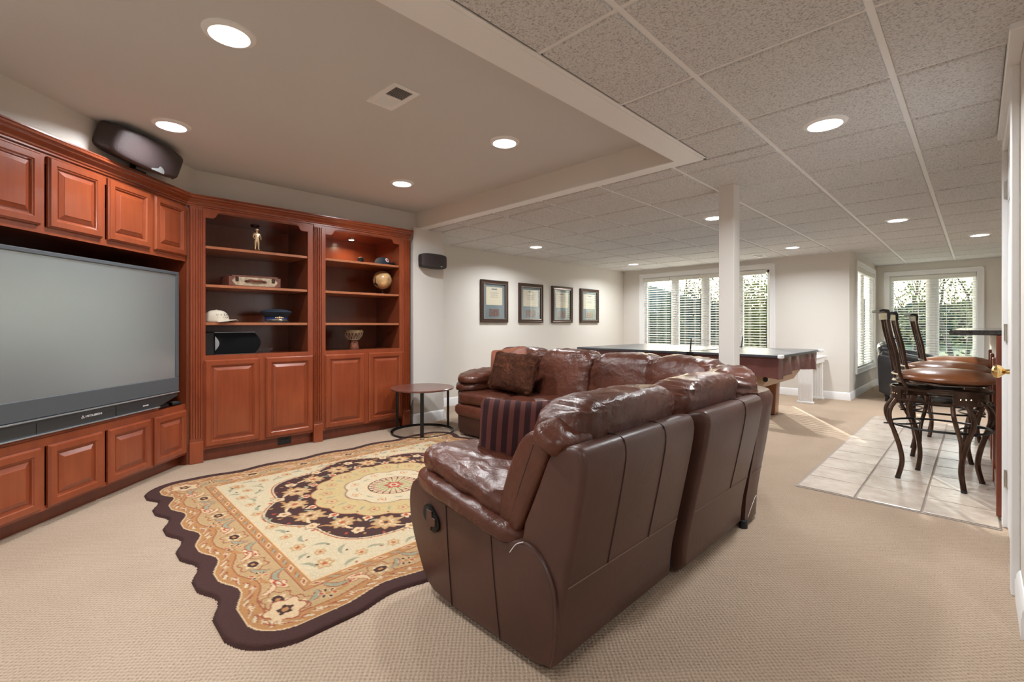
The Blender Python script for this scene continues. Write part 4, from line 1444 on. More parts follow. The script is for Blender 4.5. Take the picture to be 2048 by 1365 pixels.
    setc(g & (q < -.5) & (np.abs(s-.113-.008*np.sin(ph*70)) < .008), RUST); setc(g & (q < -.86) & (cen < .012), IV)
    g = (bi > .010) & (bi <= .050)
    ph = np.where(bu < bv, V_, U)
    q = np.sin((ph+(bi-.03)*1.4)*2*PI/.15); cen = np.abs(bi-.030)
    setc(g & (q > .6) & (cen < .014), LT); setc(g & (q > .88) & (cen < .007), RUST); setc(g & (q < -.55) & (cen < .008), RUST); setc(g & (q < -.9) & (cen < .010), SAGE)
    # slight abrash
    C *= (1+.06*rng.standard_normal((ny, nx, 1)))
    C = np.clip(C, 0, 1)
    inside = s > -.002
    # mesh
    Z = .013*np.clip((s+.004)/.014, 0, 1)**.5
    Z = np.where(s < 0, .0005, Z+.0005)
    co = np.stack([U+cx, V_+cy, Z], -1).reshape(-1, 3)
    keep = inside.copy()
    idx = np.arange(nx*ny).reshape(ny, nx)
    a = idx[:-1, :-1]; b_ = idx[:-1, 1:]; c = idx[1:, 1:]; d = idx[1:, :-1]
    m_ = keep[:-1, :-1] | keep[:-1, 1:] | keep[1:, 1:] | keep[1:, :-1]
    F = np.stack([a[m_], b_[m_], c[m_], d[m_]], -1)
    used = np.zeros(nx*ny, bool); used[F.ravel()] = True
    remap = np.cumsum(used)-1
    co = co[used]; F = remap[F]; cc = C.reshape(-1, 3)[used]
    me = bpy.data.meshes.new('area_rug')
    me.vertices.add(len(co)); me.vertices.foreach_set('co', co.astype(np.float32).ravel())
    me.loops.add(F.size); me.loops.foreach_set('vertex_index', F.astype(np.int32).ravel())
    me.polygons.add(len(F)); me.polygons.foreach_set('loop_start', np.arange(0, F.size, 4, dtype=np.int32))
    try: me.polygons.foreach_set('loop_total', np.full(len(F), 4, dtype=np.int32))
    except Exception: pass
    me.update(calc_edges=True)
    ca = me.color_attributes.new('weave', 'FLOAT_COLOR', 'POINT')
    ca.data.foreach_set('color', np.concatenate([cc, np.ones((len(cc), 1))], 1).astype(np.float32).ravel())
    me.shade_smooth()
    me.materials.append(M['rug'])
    o = bpy.data.objects.new('area_rug', me)
    col.objects.link(o)
    tag(o, 'scalloped oriental rug with brown edge and round medallion on the carpet', 'rug')
make_rug()

# ------------------------------------------------------------------ sectional sofa
SF = empty('sectional_sofa', (-1.6, 2.4, 0), 0, 'brown leather reclining corner sofa around the oriental rug', 'sofa')
SF_OFF = Vector((1.6, -2.4, 0))
def toS(o):
    o.location = Vector(o.location)+SF_OFF
    return o
LB, LS = M['leather_b'], M['leather']
def bld(mb, name, mat, **kw): return toS(mb.build(name, mat, SF, **kw))
def sft(name, size, loc, p=4.0, res=16, disp=None, rot=None, mat=None, **kw):
    return toS(soft(name, size, mat or LS, SF, p=p, res=res, disp=disp, loc=loc, rot=rot, **kw))
def smooth_poly(poly, it=2):
    for _ in range(it):
        out = []
        n = len(poly)
        for i in range(n):
            a, b2 = poly[i], poly[(i+1) % n]
            out += [(a[0]*.75+b2[0]*.25, a[1]*.75+b2[1]*.25), (a[0]*.25+b2[0]*.75, a[1]*.25+b2[1]*.75)]
        poly = out
    return poly
# right arm (facing the viewer)
arm = [(-.925, .02), (-1.20, .02), (-1.52, .02), (-1.60, .06), (-1.65, .14), (-1.70, .24), (-1.722, .33), (-1.715, .42), (-1.65, .47), (-1.40, .42), (-1.15, .36), (-1.05, .395), (-.985, .385), (-.935, .33), (-.905, .27), (-.905, .12)]
bld(MB().prism(smooth_poly(arm, 1), 1.088, 1.36, axis='y', bev=.014, seg=3), 'arm_panel', LB, smooth=50)
for (xa, za, xb, zb) in ((-1.458, .44, -1.417, .025), (-1.200, .40, -1.150, .025)):
    bld(MB().tube(spline([(xa, 1.0865, za), ((xa+xb)/2-.004, 1.0865, (za+zb)/2), (xb, 1.0865, zb)], 4), .0020, 6), 'seam', M['seam'])
# arced piping along the rear edge of the arm
AP = [p for p in smooth_poly(arm, 1) if p[0] > -1.10]
AP = sorted([p for p in AP if p[1] > .03], key=lambda p: -math.atan2(p[1]-.2, p[0]+1.1))
bld(MB().tube(spline([(p[0]-.004*(1 if p[0] > -.98 else 0), 1.093, p[1]-.004*(1 if p[1] > .36 else 0)) for p in AP], 3), .005, 8), 'piping', LB)
# padded arm: lower roll and upper cushion, sloping
def arm_roll(co, n, q):
    c = co+n*(.006*max(0, ridge(co*9))**2+.006*noise.noise(co*5))
    c.z -= .045*q.x          # slopes down to the rear
    c.z += .012*math.cos(q.x*2.2)
    return c
sft('arm_roll', (.66, .32, .095), (-1.375, 1.22, .425), p=3.4, res=22, disp=arm_roll)
def arm_pad(co, n, q):
    w_ = max(0, ridge(Vector((co.x*13+2*noise.noise(co*6), co.y*4, co.z*6))+Vector((3, 1, 0))))**3
    c = co+n*(.010*w_+.006*noise.noise(co*7+Vector((4, 0, 0))))
    c.z -= .055*q.x
    c.z += .016*math.cos(q.x*2.0)
    return c
sft('arm_cushion', (.60, .31, .10), (-1.385, 1.245, .497), p=3.4, res=34, disp=arm_pad)
# recliner lever
lv = toS(empty('recliner_lever', (-1.545, 1.084, .325)))
lv.parent = SF
mb = MB(); 
def capsule(w, h, r, n=8):
    pts = []
    for cx_, cz_, a0 in ((w/2-r, h/2-r, 0), (-w/2+r, h/2-r, 90), (-w/2+r, -h/2+r, 180), (w/2-r, -h/2+r, 270)):
        for i in range(n+1):
            a = R(a0+90*i/n); pts.append((cx_+r*math.cos(a), cz_+r*math.sin(a)))
    return pts
rot_ = Matrix.Rotation(R(38), 4, 'Y')
mb = MB(); mb.m = rot_; mb.prism(capsule(.118, .078, .038), -.007, .006, axis='y', bev=.003, seg=2); mb.build('lever_ring', M['metal_bk'], lv)
mb = MB(); mb.m = rot_; mb.prism(capsule(.100, .060, .029), -.0085, -.006, axis='y'); mb.build('lever_recess', M['rubber'], lv, smooth=0)
mb = MB(); mb.prism([(-.022, -.036), (.010, -.042), (.013, -.027), (.040, -.022), (.040, .010), (.020, .010), (.016, .034), (-.018, .036)], -.014, -.008, axis='y', bev=.002, seg=1); mb.build('lever_handle', LB, lv)

# backrest shells
shell = [(-.915, .02), (-.905, .16), (-.878, .295), (-.845, .45), (-.812, .62), (-.803, .70), (-.822, .738), (-.87, .735), (-.925, .712), (-.945, .695), (-1.00, .565), (-1.072, .410), (-1.06, .25), (-1.05, .02)]
def back_shell(y0, y1, name='back_shell', seam_f=(.30, .66), dx=0.0):
    SP = smooth_poly([(p[0]+dx, p[1]) for p in shell], 1)
    def xs_at(z):
        best = -9
        for i in range(len(SP)):
            a, b2 = SP[i], SP[(i+1) % len(SP)]
            if (a[1]-z)*(b2[1]-z) <= 0 and abs(a[1]-b2[1]) > 1e-6:
                best = max(best, a[0]+(b2[0]-a[0])*(z-a[1])/(b2[1]-a[1]))
        return best
    ztop = max(p[1] for p in SP)
    bld(MB().prism(smooth_poly([(p[0]+dx, p[1]) for p in shell], 1), y0, y1, axis='y', bev=.020, seg=4), name, LB, smooth=60)
    # stitched seams standing slightly proud
    off = .0010
    prof = [(xs_at(z)+off, z) for z in (.728, .715, .70, .67, .62, .54, .45, .37, .300)]
    for f in seam_f:
        y = y0+(y1-y0)*f
        pts = [(-.88+dx, y, ztop-.0005), (-.845+dx, y, ztop+.0005)]+[(p[0], y, p[1]) for p in prof]
        bld(MB().tube(spline(pts, 5), .0024, 6), 'seam', M['seam'])
    bld(MB().tube([(xs_at(.297)+.0003, y0+.016, .297), (xs_at(.297)+.0003, y1-.016, .297)], .0022, 6), 'stitch_line', M['stitch'])
back_shell(1.100, 1.858)
back_shell(1.940, 2.625, seam_f=(.62,), dx=.022)
# corner wedge shell: plan outline lofted along the shell profile
wplan = [(-.80, 2.665), (-.795, 2.80), (-.83, 2.93), (-1.02, 3.13), (-1.30, 3.42), (-1.52, 3.64), (-1.62, 3.70), (-1.75, 3.72)]
def wedge(h_in, z):    # inset from the outline for height z
    pass
mb = MB()
prof = [(.090, .025), (.082, .16), (.062, .295), (.036, .45), (.012, .62), (.002, .70), (.022, .738), (.07, .735), (.125, .712), (.16, .68), (.24, .45), (.26, .025)]
def off_pt(i, d):
    P = [Vector((p[0], p[1], 0)) for p in WP]
    t = (P[min(i+1, len(P)-1)]-P[max(i-1, 0)]).normalized()
    nrm = Vector((-t.y, t.x, 0))     # left of travel = inside (towards the rug)
    return P[i]+nrm*d
WP = [(v.x, v.y) for v in spline([(p[0], p[1], 0) for p in wplan], 4)]
vs = []; fs = []
k = len(prof)
for i in range(len(WP)):
    for d, z in prof:
        q = off_pt(i, d); vs.append((q.x, q.y, z))
for i in range(len(WP)-1):
    for j in range(k):
        j2 = (j+1) % k
        fs.append((i*k+j, i*k+j2, (i+1)*k+j2, (i+1)*k+j))
fs.append(tuple(range(k))); fs.append(tuple(range((len(WP)-1)*k, len(WP)*k))[::-1])
bld(MB().add(vs, fs), 'corner_back_shell', LB, smooth=50)
pts = []
for i in range(1, len(WP)-1):
    q = off_pt(i, .060); pts.append((q.x, q.y, .297))
bld(MB().tube(pts, .0022, 6), 'stitch_line', M['stitch'])
# back shells of the far wing (mirror about the corner)
farshell = [(3.71+(-p[0]-.915)*0+(.915+p[0]), p[1]) for p in shell]
for (x0, x1) in ((-2.42, -1.76), (-3.02, -2.45), (-3.66, -3.05)):
    bld(MB().prism(smooth_poly(farshell, 1), x0, x1, axis='x', bev=.02, seg=3), 'back_shell', LB, smooth=60)
# dark filler between the shells
bld(MB().box((-1.05, 1.84, .03), (-.95, 1.96, .66)).box((-1.05, 2.60, .03), (-.95, 2.69, .66)), 'gap_filler', M['rubber'])

# seat bases and cushions
bld(MB().prism([(-1.05, .03), (-1.68, .03), (-1.70, .24), (-1.05, .24)], 1.36, 2.62, axis='y', bev=.01), 'seat_base', LB, smooth=50)
bld(MB().prism([(2.90, .03), (3.62, .03), (3.62, .22), (2.885, .22)], -3.66, -1.72, axis='x', bev=.01), 'seat_base', LB, smooth=50)
bld(MB().prism([(-1.9, 2.66), (-1.02, 2.66), (-1.02, 2.92), (-1.68, 3.58), (-1.9, 3.58)], .03, .24, axis='z'), 'corner_base', LB, smooth=0)
for (y0, y1) in ((1.36, 1.97), (1.98, 2.60)):
    sft('seat_cushion', (.68, y1-y0, .24), (-1.40, (y0+y1)/2, .335), p=4, res=14, disp=wrinkle(.006, (7, 5, 5), 2.0+y0))
for k, (x0, x1) in enumerate(((-3.70, -3.07), (-3.06, -2.42), (-2.41, -1.78))):
    sft('seat_cushion', (x1-x0, .80, .145), ((x0+x1)/2, 3.235, .385), p=4.5, res=18, disp=wrinkle(.005, (6, 6, 5), 3.0+x0))
    sft('front_roll', (x1-x0+.004, .16, .125), ((x0+x1)/2, 2.915, .265), p=3.4, res=12, disp=wrinkle(.004, (8, 5, 5), 1.0+x0))
sft('corner_seat', (.84, .84, .20), (-1.46, 3.08, .37), p=5, res=12)
# left arm
def larm(co, n, q):
    c = co+n*(.012*max(0, ridge(co*9+Vector((5, 5, 1))))**2)
    c.z += .02*math.cos(q.y*2)
    return c
sft('arm_cushion', (.34, .78, .13), (-3.60, 3.28, .565), p=2.8, res=20, disp=larm)
sft('arm_roll', (.32, .76, .12), (-3.63, 3.27, .485), p=3.0, res=18, disp=larm)
bld(MB().box((-3.76, 2.95, .03), (-3.60, 3.66, .45), .03), 'arm_panel', LB)

# back cushions: puffy, gathered at the top and sides
def puff(seed, lean, top=.05, axis='x', amp=.012):
    def d(co, n, q):
        edge = max(abs(q.x), abs(q.y))
        # radial gathers near the side seams and the top
        long_ = q.y if axis == 'x' else q.x
        g = max(0.0, abs(long_)-.45)/.55
        tpz = max(0.0, q.z-.35)/.65
        r1 = max(0, ridge(Vector((co.x*4, co.y*4, co.z*22+seed))+Vector((0, noise.noise(co*4)*1.5, 0))))**2
        r2 = max(0, ridge(Vector(((co.y if axis == 'x' else co.x)*34+seed, co.z*4, 1.0+noise.noise(co*5)*1.5))))**2
        c = co+n*(amp*.9*g*(r1-.3)+amp*.55*tpz*(r2-.35)+.007*noise.noise(co*4+Vector((seed, 0, 0)))+.003*noise.noise(co*13+Vector((seed, 0, 3))))
        # lean with height
        if axis == 'x': c.x += lean*(c.z)
        else: c.y += lean*(c.z)
        return c
    return d
# right wing cushions (seen from behind, above the shell)
for k, (y0, y1, zt) in enumerate(((1.15, 1.88, .870), (1.90, 2.60, .868))):
    sft('back_cushion', (.25, y1-y0, .48), (-1.03, (y0+y1)/2, zt-.25), p=4.2, res=44, disp=puff(3.0+5*k, .30, axis='x', amp=.012))
    if k == 0:
        from mathutils.bvhtree import BVHTree
        cu_ = SF.children[-1]
        bt = BVHTree.FromPolygons([v.co.copy() for v in cu_.data.vertices], [p.vertices[:] for p in cu_.data.polygons])
        yy = (y1-y0)*.16
        pts = []
        for i in range(22):
            a = R(-38+178*i/21)
            c0_ = Vector((.04, yy, .06)); d_ = Vector((math.cos(a), .10*math.sin(a), math.sin(a))).normalized()
            hit = bt.ray_cast(c0_, d_)
            if hit[0] is not None: pts.append(hit[0]+d_*.0005)
        sm = MB().tube(pts, .0026, 6).build('cushion_seam', M['seam'], cu_)
# extra pillow-top roll above each back cushion with centre seam
# side wing of the right backrest
bld(MB().prism(smooth_poly([(-1.175, .40), (-1.10, .385), (-1.075, .42), (-1.00, .58), (-.945, .70), (-.96, .760), (-1.05, .755), (-1.12, .66), (-1.19, .46)], 2), 1.105, 1.27, axis='y', bev=.022, seg=4), 'side_wing', LS, smooth=70)
bld(MB().tube(spline([(-1.125, 1.108, .42), (-1.07, 1.106, .57), (-1.01, 1.106, .715)], 4), .0022, 6), 'seam', M['seam'])
sft('wing_roll', (.135, .25, .085), (-.945, 1.19, .742), p=3.0, res=16, disp=wrinkle(.003, (9, 9, 9), 4.0, big=.004), rot=(0, R(30), 0))
# corner cushions and far wing cushions
sft('back_cushion', (.30, .60, .50), (-1.10, 2.89, .60), p=3.4, res=34, disp=puff(14.0, .26, axis='x', amp=.018), rot=(0, 0, R(26)))
sft('back_cushion', (.66, .30, .50), (-1.56, 3.37, .615), p=3.6, res=34, disp=puff(21.0, .26, axis='y', amp=.018), rot=(0, 0, R(-16)))
for k, (x0, x1, zt) in enumerate(((-2.41, -1.80, .862), (-3.02, -2.40, .870), (-3.64, -3.03, .872))):
    sft('back_cushion', (x1-x0, .30, .52), ((x0+x1)/2, 3.46, zt-.26), p=4.6, res=34, disp=puff(31.0+7*k, .22, axis='y', amp=.014))
# feet
for (x, y) in ((-.895, 2.665), (-1.6, 1.2), (-1.02, 1.2), (-3.6, 3.0), (-3.6, 3.6), (-1.7, 2.5), (-2.0, 3.0)):
    bld(MB().cyl((x, y, 0), .022, .04, 12), 'foot', M['rubber'])
bld(MB().tube(spline([(-1.035, 1.083, .398), (-1.06, 1.074, .385), (-1.085, 1.07, .352)], 5), .0014, 5), 'loose_thread', M['white'])
bld(MB().tube(spline([(-.882, 2.70, .05), (-.872, 2.72, .10), (-.866, 2.77, .15), (-.864, 2.79, .145)], 5), .0014, 5), 'loose_thread', M['white'])

# ------------------------------------------------------------------ pillows
def pillow(name, loc, rot, size, mat, label, res=22, fl=False, welt=True):
    root = empty(name, loc, 0, label, 'pillow')
    root.rotation_euler = rot
    w, h, t = size
    def pd(co, n, q):
        e = max(abs(q.x), abs(q.z))
        fx_, fz_ = q.x, q.z
        thick = (1-abs(fx_)**2.6)**.55*(1-abs(fz_)**2.6)**.55 if (abs(fx_) < 1 and abs(fz_) < 1) else 0
        c = Vector((co.x*(1-.07*(1-fz_*fz_)), co.y*(.08+.92*max(0.0, thick)), co.z*(1-.07*(1-fx_*fx_))))
        c += n*(.008*noise.noise(co*8))+Vector((0, .01*noise.noise(co*5+Vector((3, 3, 3))), 0))
        if fl: c += n*(.010*noise.noise(co*40))
        return c
    # square outline: high exponent in x,z
    soft('cover', (w, t, h), mat, root, p=9.0, res=res, disp=pd)
    return root
pillow('striped_pillow', (-1.40, 1.44, .605), (R(-14), R(2), R(38)), (.37, .35, .14), M['stripe'], 'dark red striped pillow against the near arm of the sofa')
pillow('fur_pillow', (-3.10, 3.10, .655), (R(-18), R(3), R(4)), (.56, .38, .17), M['fur'], 'brown fur pillow on the far sofa seat', fl=True, res=30)
pillow('rust_pillow', (-3.30, 3.23, .675), (R(-16), R(-8), R(10)), (.46, .42, .14), M['rust'], 'rust coloured pillow behind the brown fur pillow')

# ------------------------------------------------------------------ round side table
st = empty('side_table', (-4.03, 2.715, 0), 0, 'round side table with dark wood top and black metal ring base, beside the bookcase', 'table')
TT = .462
MB().lathe([(0, TT-.02), (.315, TT-.018), (.322, TT-.014), (.322, TT-.003), (.318, TT), (0, TT)], n=56).build('table_top', wood('table_top_wood', (.09, .03, .022), (.17, .07, .05), rough=.28, scale=(3, 18, 3)), st)
for a in (R(205), R(325), R(85)):
    x, y = .306*math.cos(a), .306*math.sin(a)
    mb = MB(); mb.m = Matrix.Translation((x, y, 0)) @ Matrix.Rotation(a, 4, 'Z'); mb.box((-.004, -.018, .012), (.004, .018, TT-.02), .001); mb.build('leg', M['metal_bk'], st)
mb = MB().lathe([(.314, .001), (.321, .001), (.321, .020), (.314, .020), (.314, .001)], n=56, close=False); mb.lathe([(.297, .001), (.316, .001), (.316, .010), (.297, .010), (.297, .001)], n=56, close=False)
mb.build('base_ring', M['metal_bk'], st)
st2 = copy_tree(st)
tag(st2, 'second round side table, half hidden behind the far arm of the sofa', 'table')
st2.location = (-4.08, 3.60, 0); st2.scale = (.85, .85, 1.08); st2.rotation_euler = (0, 0, R(30))

# ------------------------------------------------------------------ pool table with table tennis top
pt = empty('games_table', (-2.6, 5.9, 0), 0, 'pool table under a dark table tennis top in front of the wide window', 'table')
def bp_(mb, name, mat, **kw):
    o = mb.build(name, mat, pt, **kw); o.location = (2.6, -5.9, 0); return o
PX0, PX1, PY0, PY1 = -3.86, -1.36, 5.10, 6.72
bp_(MB().box((PX0, PY0, .775), (PX1, PY1, .80), .003), 'playing_top', M['pooltop'])
bp_(MB().box((PX0+.08, PY0+.08, .60), (PX1-.10, PY1-.08, .772), .01), 'rail_body', M['poolwood'])
# draped vinyl cover, wavy skirt
vs = []; fs = []; path = []
n = 0
def add_path(x0, y0, x1, y1, m_):
    for i in range(m_): path.append((x0+(x1-x0)*i/m_, y0+(y1-y0)*i/m_))
e_ = .03
add_path(PX0+.05, PY0+e_, PX1-e_, PY0+e_, 90); add_path(PX1-e_, PY0+e_, PX1-e_, PY1-e_, 70); add_path(PX1-e_, PY1-e_, PX0+.05, PY1-e_, 60); add_path(PX0+.05, PY1-e_, PX0+.05, PY0+e_, 40)
cxp, cyp = (PX0+PX1)/2, (PY0+PY1)/2
rows = 8
for j in range(rows+1):
    t = j/rows
    for i, (x, y) in enumerate(path):
        s_ = noise.noise(Vector((x*7, y*7, 0)))*.035*t+.005*math.sin((x+y)*31+4*noise.noise(Vector((x*2, y*2, 1))))*t
        dx, dy = (x-cxp)/abs(cxp-PX0), (y-cyp)/abs(cyp-PY0)
        L = .19+.06*noise.noise(Vector((x*2, y*2, 5)))
        vs.append((x+(s_*(1 if dx > 0 else -1) if abs(dx) > abs(dy) else s_*.3), y+(s_*(1 if dy > 0 else -1) if abs(dy) >= abs(dx) else s_*.3), .774-L*t))
m_ = len(path)
for j in range(rows):
    for i in range(m_):
        i2 = (i+1) % m_
        fs.append((j*m_+i, j*m_+i2, (j+1)*m_+i2, (j+1)*m_+i))
bp_(MB().add(vs, fs), 'vinyl_cover', M['poolcover'], smooth=60)
bp_(MB().prism([(PX0+.22, .44), (PX1-.24, .44), (PX1-.14, .60), (PX0+.12, .60)], PY0+.2, PY1-.2, axis='y'), 'apron', M['poollight'])
for x in (PX0+.42, PX1-.44):
    for y in (PY0+.32, PY1-.40):
        lg = bp_(MB().box((x-.10, y-.10, .42), (x+.10, y+.10, .47), .008).prism([(x-.085, .42), (x+.085, .42), (x+.065, 0.01), (x-.065, 0.01)], y-.075, y+.075, axis='y', bev=.006), 'leg', M['poolwood'])
        bp_(MB().cyl((x, y, 0), .045, .012, 16), 'foot', M['rubber'])
mb = MB(); mb.m = Matrix.Translation((PX1-.20, PY0+.195, .53)) @ Matrix.Rotation(R(90), 4, 'X'); mb.lathe([(0, .004), (.02, .004), (.026, 0)], n=16)
bp_(mb, 'ball_return', M['rubber'])
bp_(MB().box((PX1-.01, PY1-.10, .770), (PX1+.03, PY1+.02, .803), .006), 'corner_cap', M['trimw'])
bp_(MB().box((PX1-.03, PY0-.012, .768), (PX1+.014, PY0+.06, .804), .006), 'corner_cap', M['trimw'])
# net
nt_ = empty('table_tennis_net', (-2.27, 5.9, .80), 0, 'folding table tennis net clamped across the dark table top', 'net')
mb = MB()
for y in (-.82, .80):
    MB().tube([(0, y, .0), (.015, y, .155)], .006, 8).build('post', M['metal_bk'], nt_)
    MB().tube([(0, y+.03*(1 if y < 0 else -1), .0), (.015, y, .155)], .004, 6).build('brace', M['metal_bk'], nt_)
    MB().box((-.03, y-.03 if y < 0 else y-.01, -.035), (.03, y+.01 if y < 0 else y+.03, .004), .004).build('clamp', M['metal_bk'], nt_)
top = spline([(.015, -.82, .148), (.015, 0, .118), (.015, .80, .150)], 10)
MB().tube(top, .005, 6).build('net_tape', M['net'], nt_)
bot = spline([(0, -.82, .012), (0, -.3, .0045), (0, .4, .0045), (0, .80, .012)], 8)
MB().tube(bot, .004, 6).build('lower_cord', M['metal_bk'], nt_)
mb = MB()
for i in range(60):
    y = -.81+1.6*i/59; z1 = .118+.03*abs(y/.82)**2
    mb.box((.010-.0006, y-.0006, .006), (.010+.0006, y+.0006, z1))
for j in range(5):
    mb.box((.0094, -.81, .02+.022*j), (.0106, .79, .0212+.022*j))
mb.build('mesh', M['net'], nt_, smooth=0, kind='stuff')

# ------------------------------------------------------------------ white console by the far wall
wc = empty('console_table', (-1.70, 7.85, 0), 0, 'white console table with fluted legs against the far wall', 'table')
MB().box((-.10, -.38, .625), (.12, .36, .65), .005).build('table_top', M['trimw'], wc)
MB().box((-.08, -.34, .55), (.10, .32, .625), .003).build('apron', M['trimw'], wc)
for y, x in ((-.33, -.0), (.28, .0)):
    mb = MB(); mb.box((x-.085, y-.025, .03), (x+.085, y+.025, .60), .004).box((x-.10, y-.04, 0), (x+.10, y+.04, .03), .004)
    for i in range(5):
        mb.box((x-.07+.03*i, y-.030, .05), (x-.055+.03*i, y-.024, .58), .002)
    mb.build('leg', M['trimw'], wc)

# ------------------------------------------------------------------ bar
bar = empty('bar_counter', (.15, 5.5, 0), 0, 'raised bar with dark stone top and cherry wood pilasters beside the stools', 'bar')
def bb(mb, name, mat, **kw):
    o = mb.build(name, mat, bar, **kw); o.location = (-.15, -5.5, 0); return o
bb(MB().box((.10, 3.80, 0), (.24, 7.3, 1.04)), 'half_wall', M['wall'])
bb(MB().box((-.116, 3.80, 1.042), (.40, 7.38, 1.07), .005), 'counter_top', M['granite'])
bb(MB().box((.078, 3.778, .02), (.24, 3.80, 1.041), .003).box((.078, 3.80, .02), (.10, 3.86, 1.041), .003), 'end_post', M['wood_dk'])
for y in (4.62, 5.35, 6.2):
    bb(MB().box((.078, y, .02), (.10, y+.16, .87), .004), 'pilaster', M['wood'])
bb(MB().box((.086, 3.87, .02), (.10, 7.3, .11), .003), 'kickboard', M['wood_dk'])

# ------------------------------------------------------------------ bar stools
def make_stool(br):
    UP = Matrix.Translation((.035, 0, 0)) @ Matrix.Rotation(br, 4, 'Z')
    def MBU():
        m_ = MB(); m_.m = UP; return m_
    o = empty('bar_stool', (0, 0, 0), 0)
    R_ = .268
    MBU().lathe([(0, .700), (.20, .698), (R_-.03, .702), (R_-.006, .714), (R_, .728), (R_-.006, .742), (R_-.035, .762), (R_-.09, .776), (.12, .786), (0, .790)], n=40).build('seat', M['seat'], o)
    MB().lathe([(0, .690), (.20, .688), (R_-.03, .684), (R_-.010, .692), (R_-.02, .706), (0, .706)], n=40).build('seat_pan', M['bronze'], o)
    MB().lathe([(.10, .655), (.12, .655), (.12, .69), (.10, .69)], n=24).build('swivel', M['metal_bk'], o)
    for z0, z1, rr in ((.640, .655, .268), (.562, .574, .268)):
        MB().lathe([(rr-.012, z0), (rr, z0), (rr, z1), (rr-.012, z1), (rr-.012, z0)], n=40, close=False).build('band_ring', M['bronze'], o)
    MB().box((-.262, -.012, .640), (.262, .012, .655)).box((-.012, -.262, .640), (.012, .262, .655)).build('cross_bar', M['bronze'], o)
    for q in range(4):
        a = R(45+90*q)
        mb = MB(); mb.m = Matrix.Rotation(a, 4, 'Z')
        vs = []; fs = []
        for i in range(7):
            b2_ = R(-14+28*i/6)
            for rr, z in ((.258, .572), (.268, .572), (.268, .642), (.258, .642)): vs.append((rr*math.cos(b2_), rr*math.sin(b2_), z))
        for i in range(6):
            for j in range(4):
                j2 = (j+1) % 4; fs.append((i*4+j, i*4+j2, i*4+4+j2, i*4+4+j))
        fs += [(0, 1, 2, 3), (27, 26, 25, 24)]
        mb.add(vs, fs)
        pl = mb.build('band_plate', M['bronze'], o)
        mb = MB(); mb.m = Matrix.Rotation(a, 4, 'Z')
        for b2_ in (-6, 0, 6):
            c_, s_ = math.cos(R(b2_))*.268, math.sin(R(b2_))*.268
            mb.add([(c_, s_, .612), (c_, s_+.005, .606), (c_, s_, .600), (c_, s_-.005, .606), (c_+.004, s_, .606)], [(0, 1, 4), (1, 2, 4), (2, 3, 4), (3, 0, 4)])
        mb.build('stud', M['gold'], pl)
        # S-curved leg made of two rods
        lg = MB(); lg.m = Matrix.Rotation(a, 4, 'Z')
        main = spline([(.258, .010, .565), (.300, .018, .50), (.305, .016, .43), (.270, .006, .33), (.235, 0, .22), (.222, 0, .12), (.245, 0, .012)], 6)
        lg.tube(main, [.014]*18+[.0155]*(len(main)-18), 8)
        lg.tube(spline([(.245, -.060, .565), (.282, -.075, .50), (.285, -.062, .43), (.258, -.024, .33), (.232, -.008, .22), (.222, 0, .12)], 6), [.0125]*18+[.012-.0005*i for i in range(13)], 8)
        lg.build('leg', M['bronze'], o)
        mb = MB(); mb.m = Matrix.Rotation(a, 4, 'Z'); mb.cyl((.247, 0, 0), .016, .016, 12); mb.build('foot', M['rubber'], o)
    MB().tube([(.262*math.cos(2*PI*i/40), .262*math.sin(2*PI*i/40), .385) for i in range(40)], .0075, 8, closed=True).build('foot_ring', M['metal_bk'], o)
    mb = MB()
    for s_ in (-1, 1):
        mb.tube([(s_*.262*0+s_*(.28-.17*math.cos(a)), .20*math.sin(a), .385) for a in [R(-80+16*i) for i in range(11)]], .006, 6)
    mb.build('ring_scroll', M['metal_bk'], o)
    # back at -x
    for s_ in (-1, 1):
        pts = spline([(-.225, s_*.145, .655), (-.262, s_*.155, .74), (-.285, s_*.16, .90), (-.318, s_*.165, 1.05), (-.335, s_*.165, 1.165)], 5)
        MBU().tube(pts, .017, 8, ry=.010).build('back_post', M['bronze'], o)
    for j, s_ in enumerate((-.095, -.035, .035, .095)):
        c_ = .55 if abs(s_) > .1 else 1.6
        pts = spline([(-.262, s_*.8, .745), (-.280, s_*c_*.9, .86), (-.300, s_*c_, .95), (-.330, s_, 1.14)], 5)
        MBU().tube(pts, .0065, 6).build('spindle', M['bronze'], o)
    MBU().tube(spline([(-.258, -.155, .742), (-.285, 0, .742), (-.258, .155, .742)], 6), .009, 8).build('lower_rail', M['bronze'], o)
    mb = MBU()
    arc = [(-.335-.05*(1-(t/.21)**2)*.6, t) for t in [-.19+.38*i/14 for i in range(15)]]
    vs = []; fs = []
    prof = [(-.008, 1.13), (.008, 1.13), (.010, 1.175), (.002, 1.198), (-.030, 1.204), (-.052, 1.196), (-.050, 1.184), (-.028, 1.188), (-.010, 1.175)]
    for (x, y) in arc:
        for dx, z in prof: vs.append((x+dx+.012, y, z))
    k_ = len(prof)
    for i in range(14):
        for j in range(k_):
            j2 = (j+1) % k_; fs.append((i*k_+j, i*k_+j2, (i+1)*k_+j2, (i+1)*k_+j))
    fs += [tuple(range(k_)), tuple(range(14*k_, 15*k_))[::-1]]
    MBU().add(vs, fs).build('crest_rail', M['metal_bk'], o)
    return o
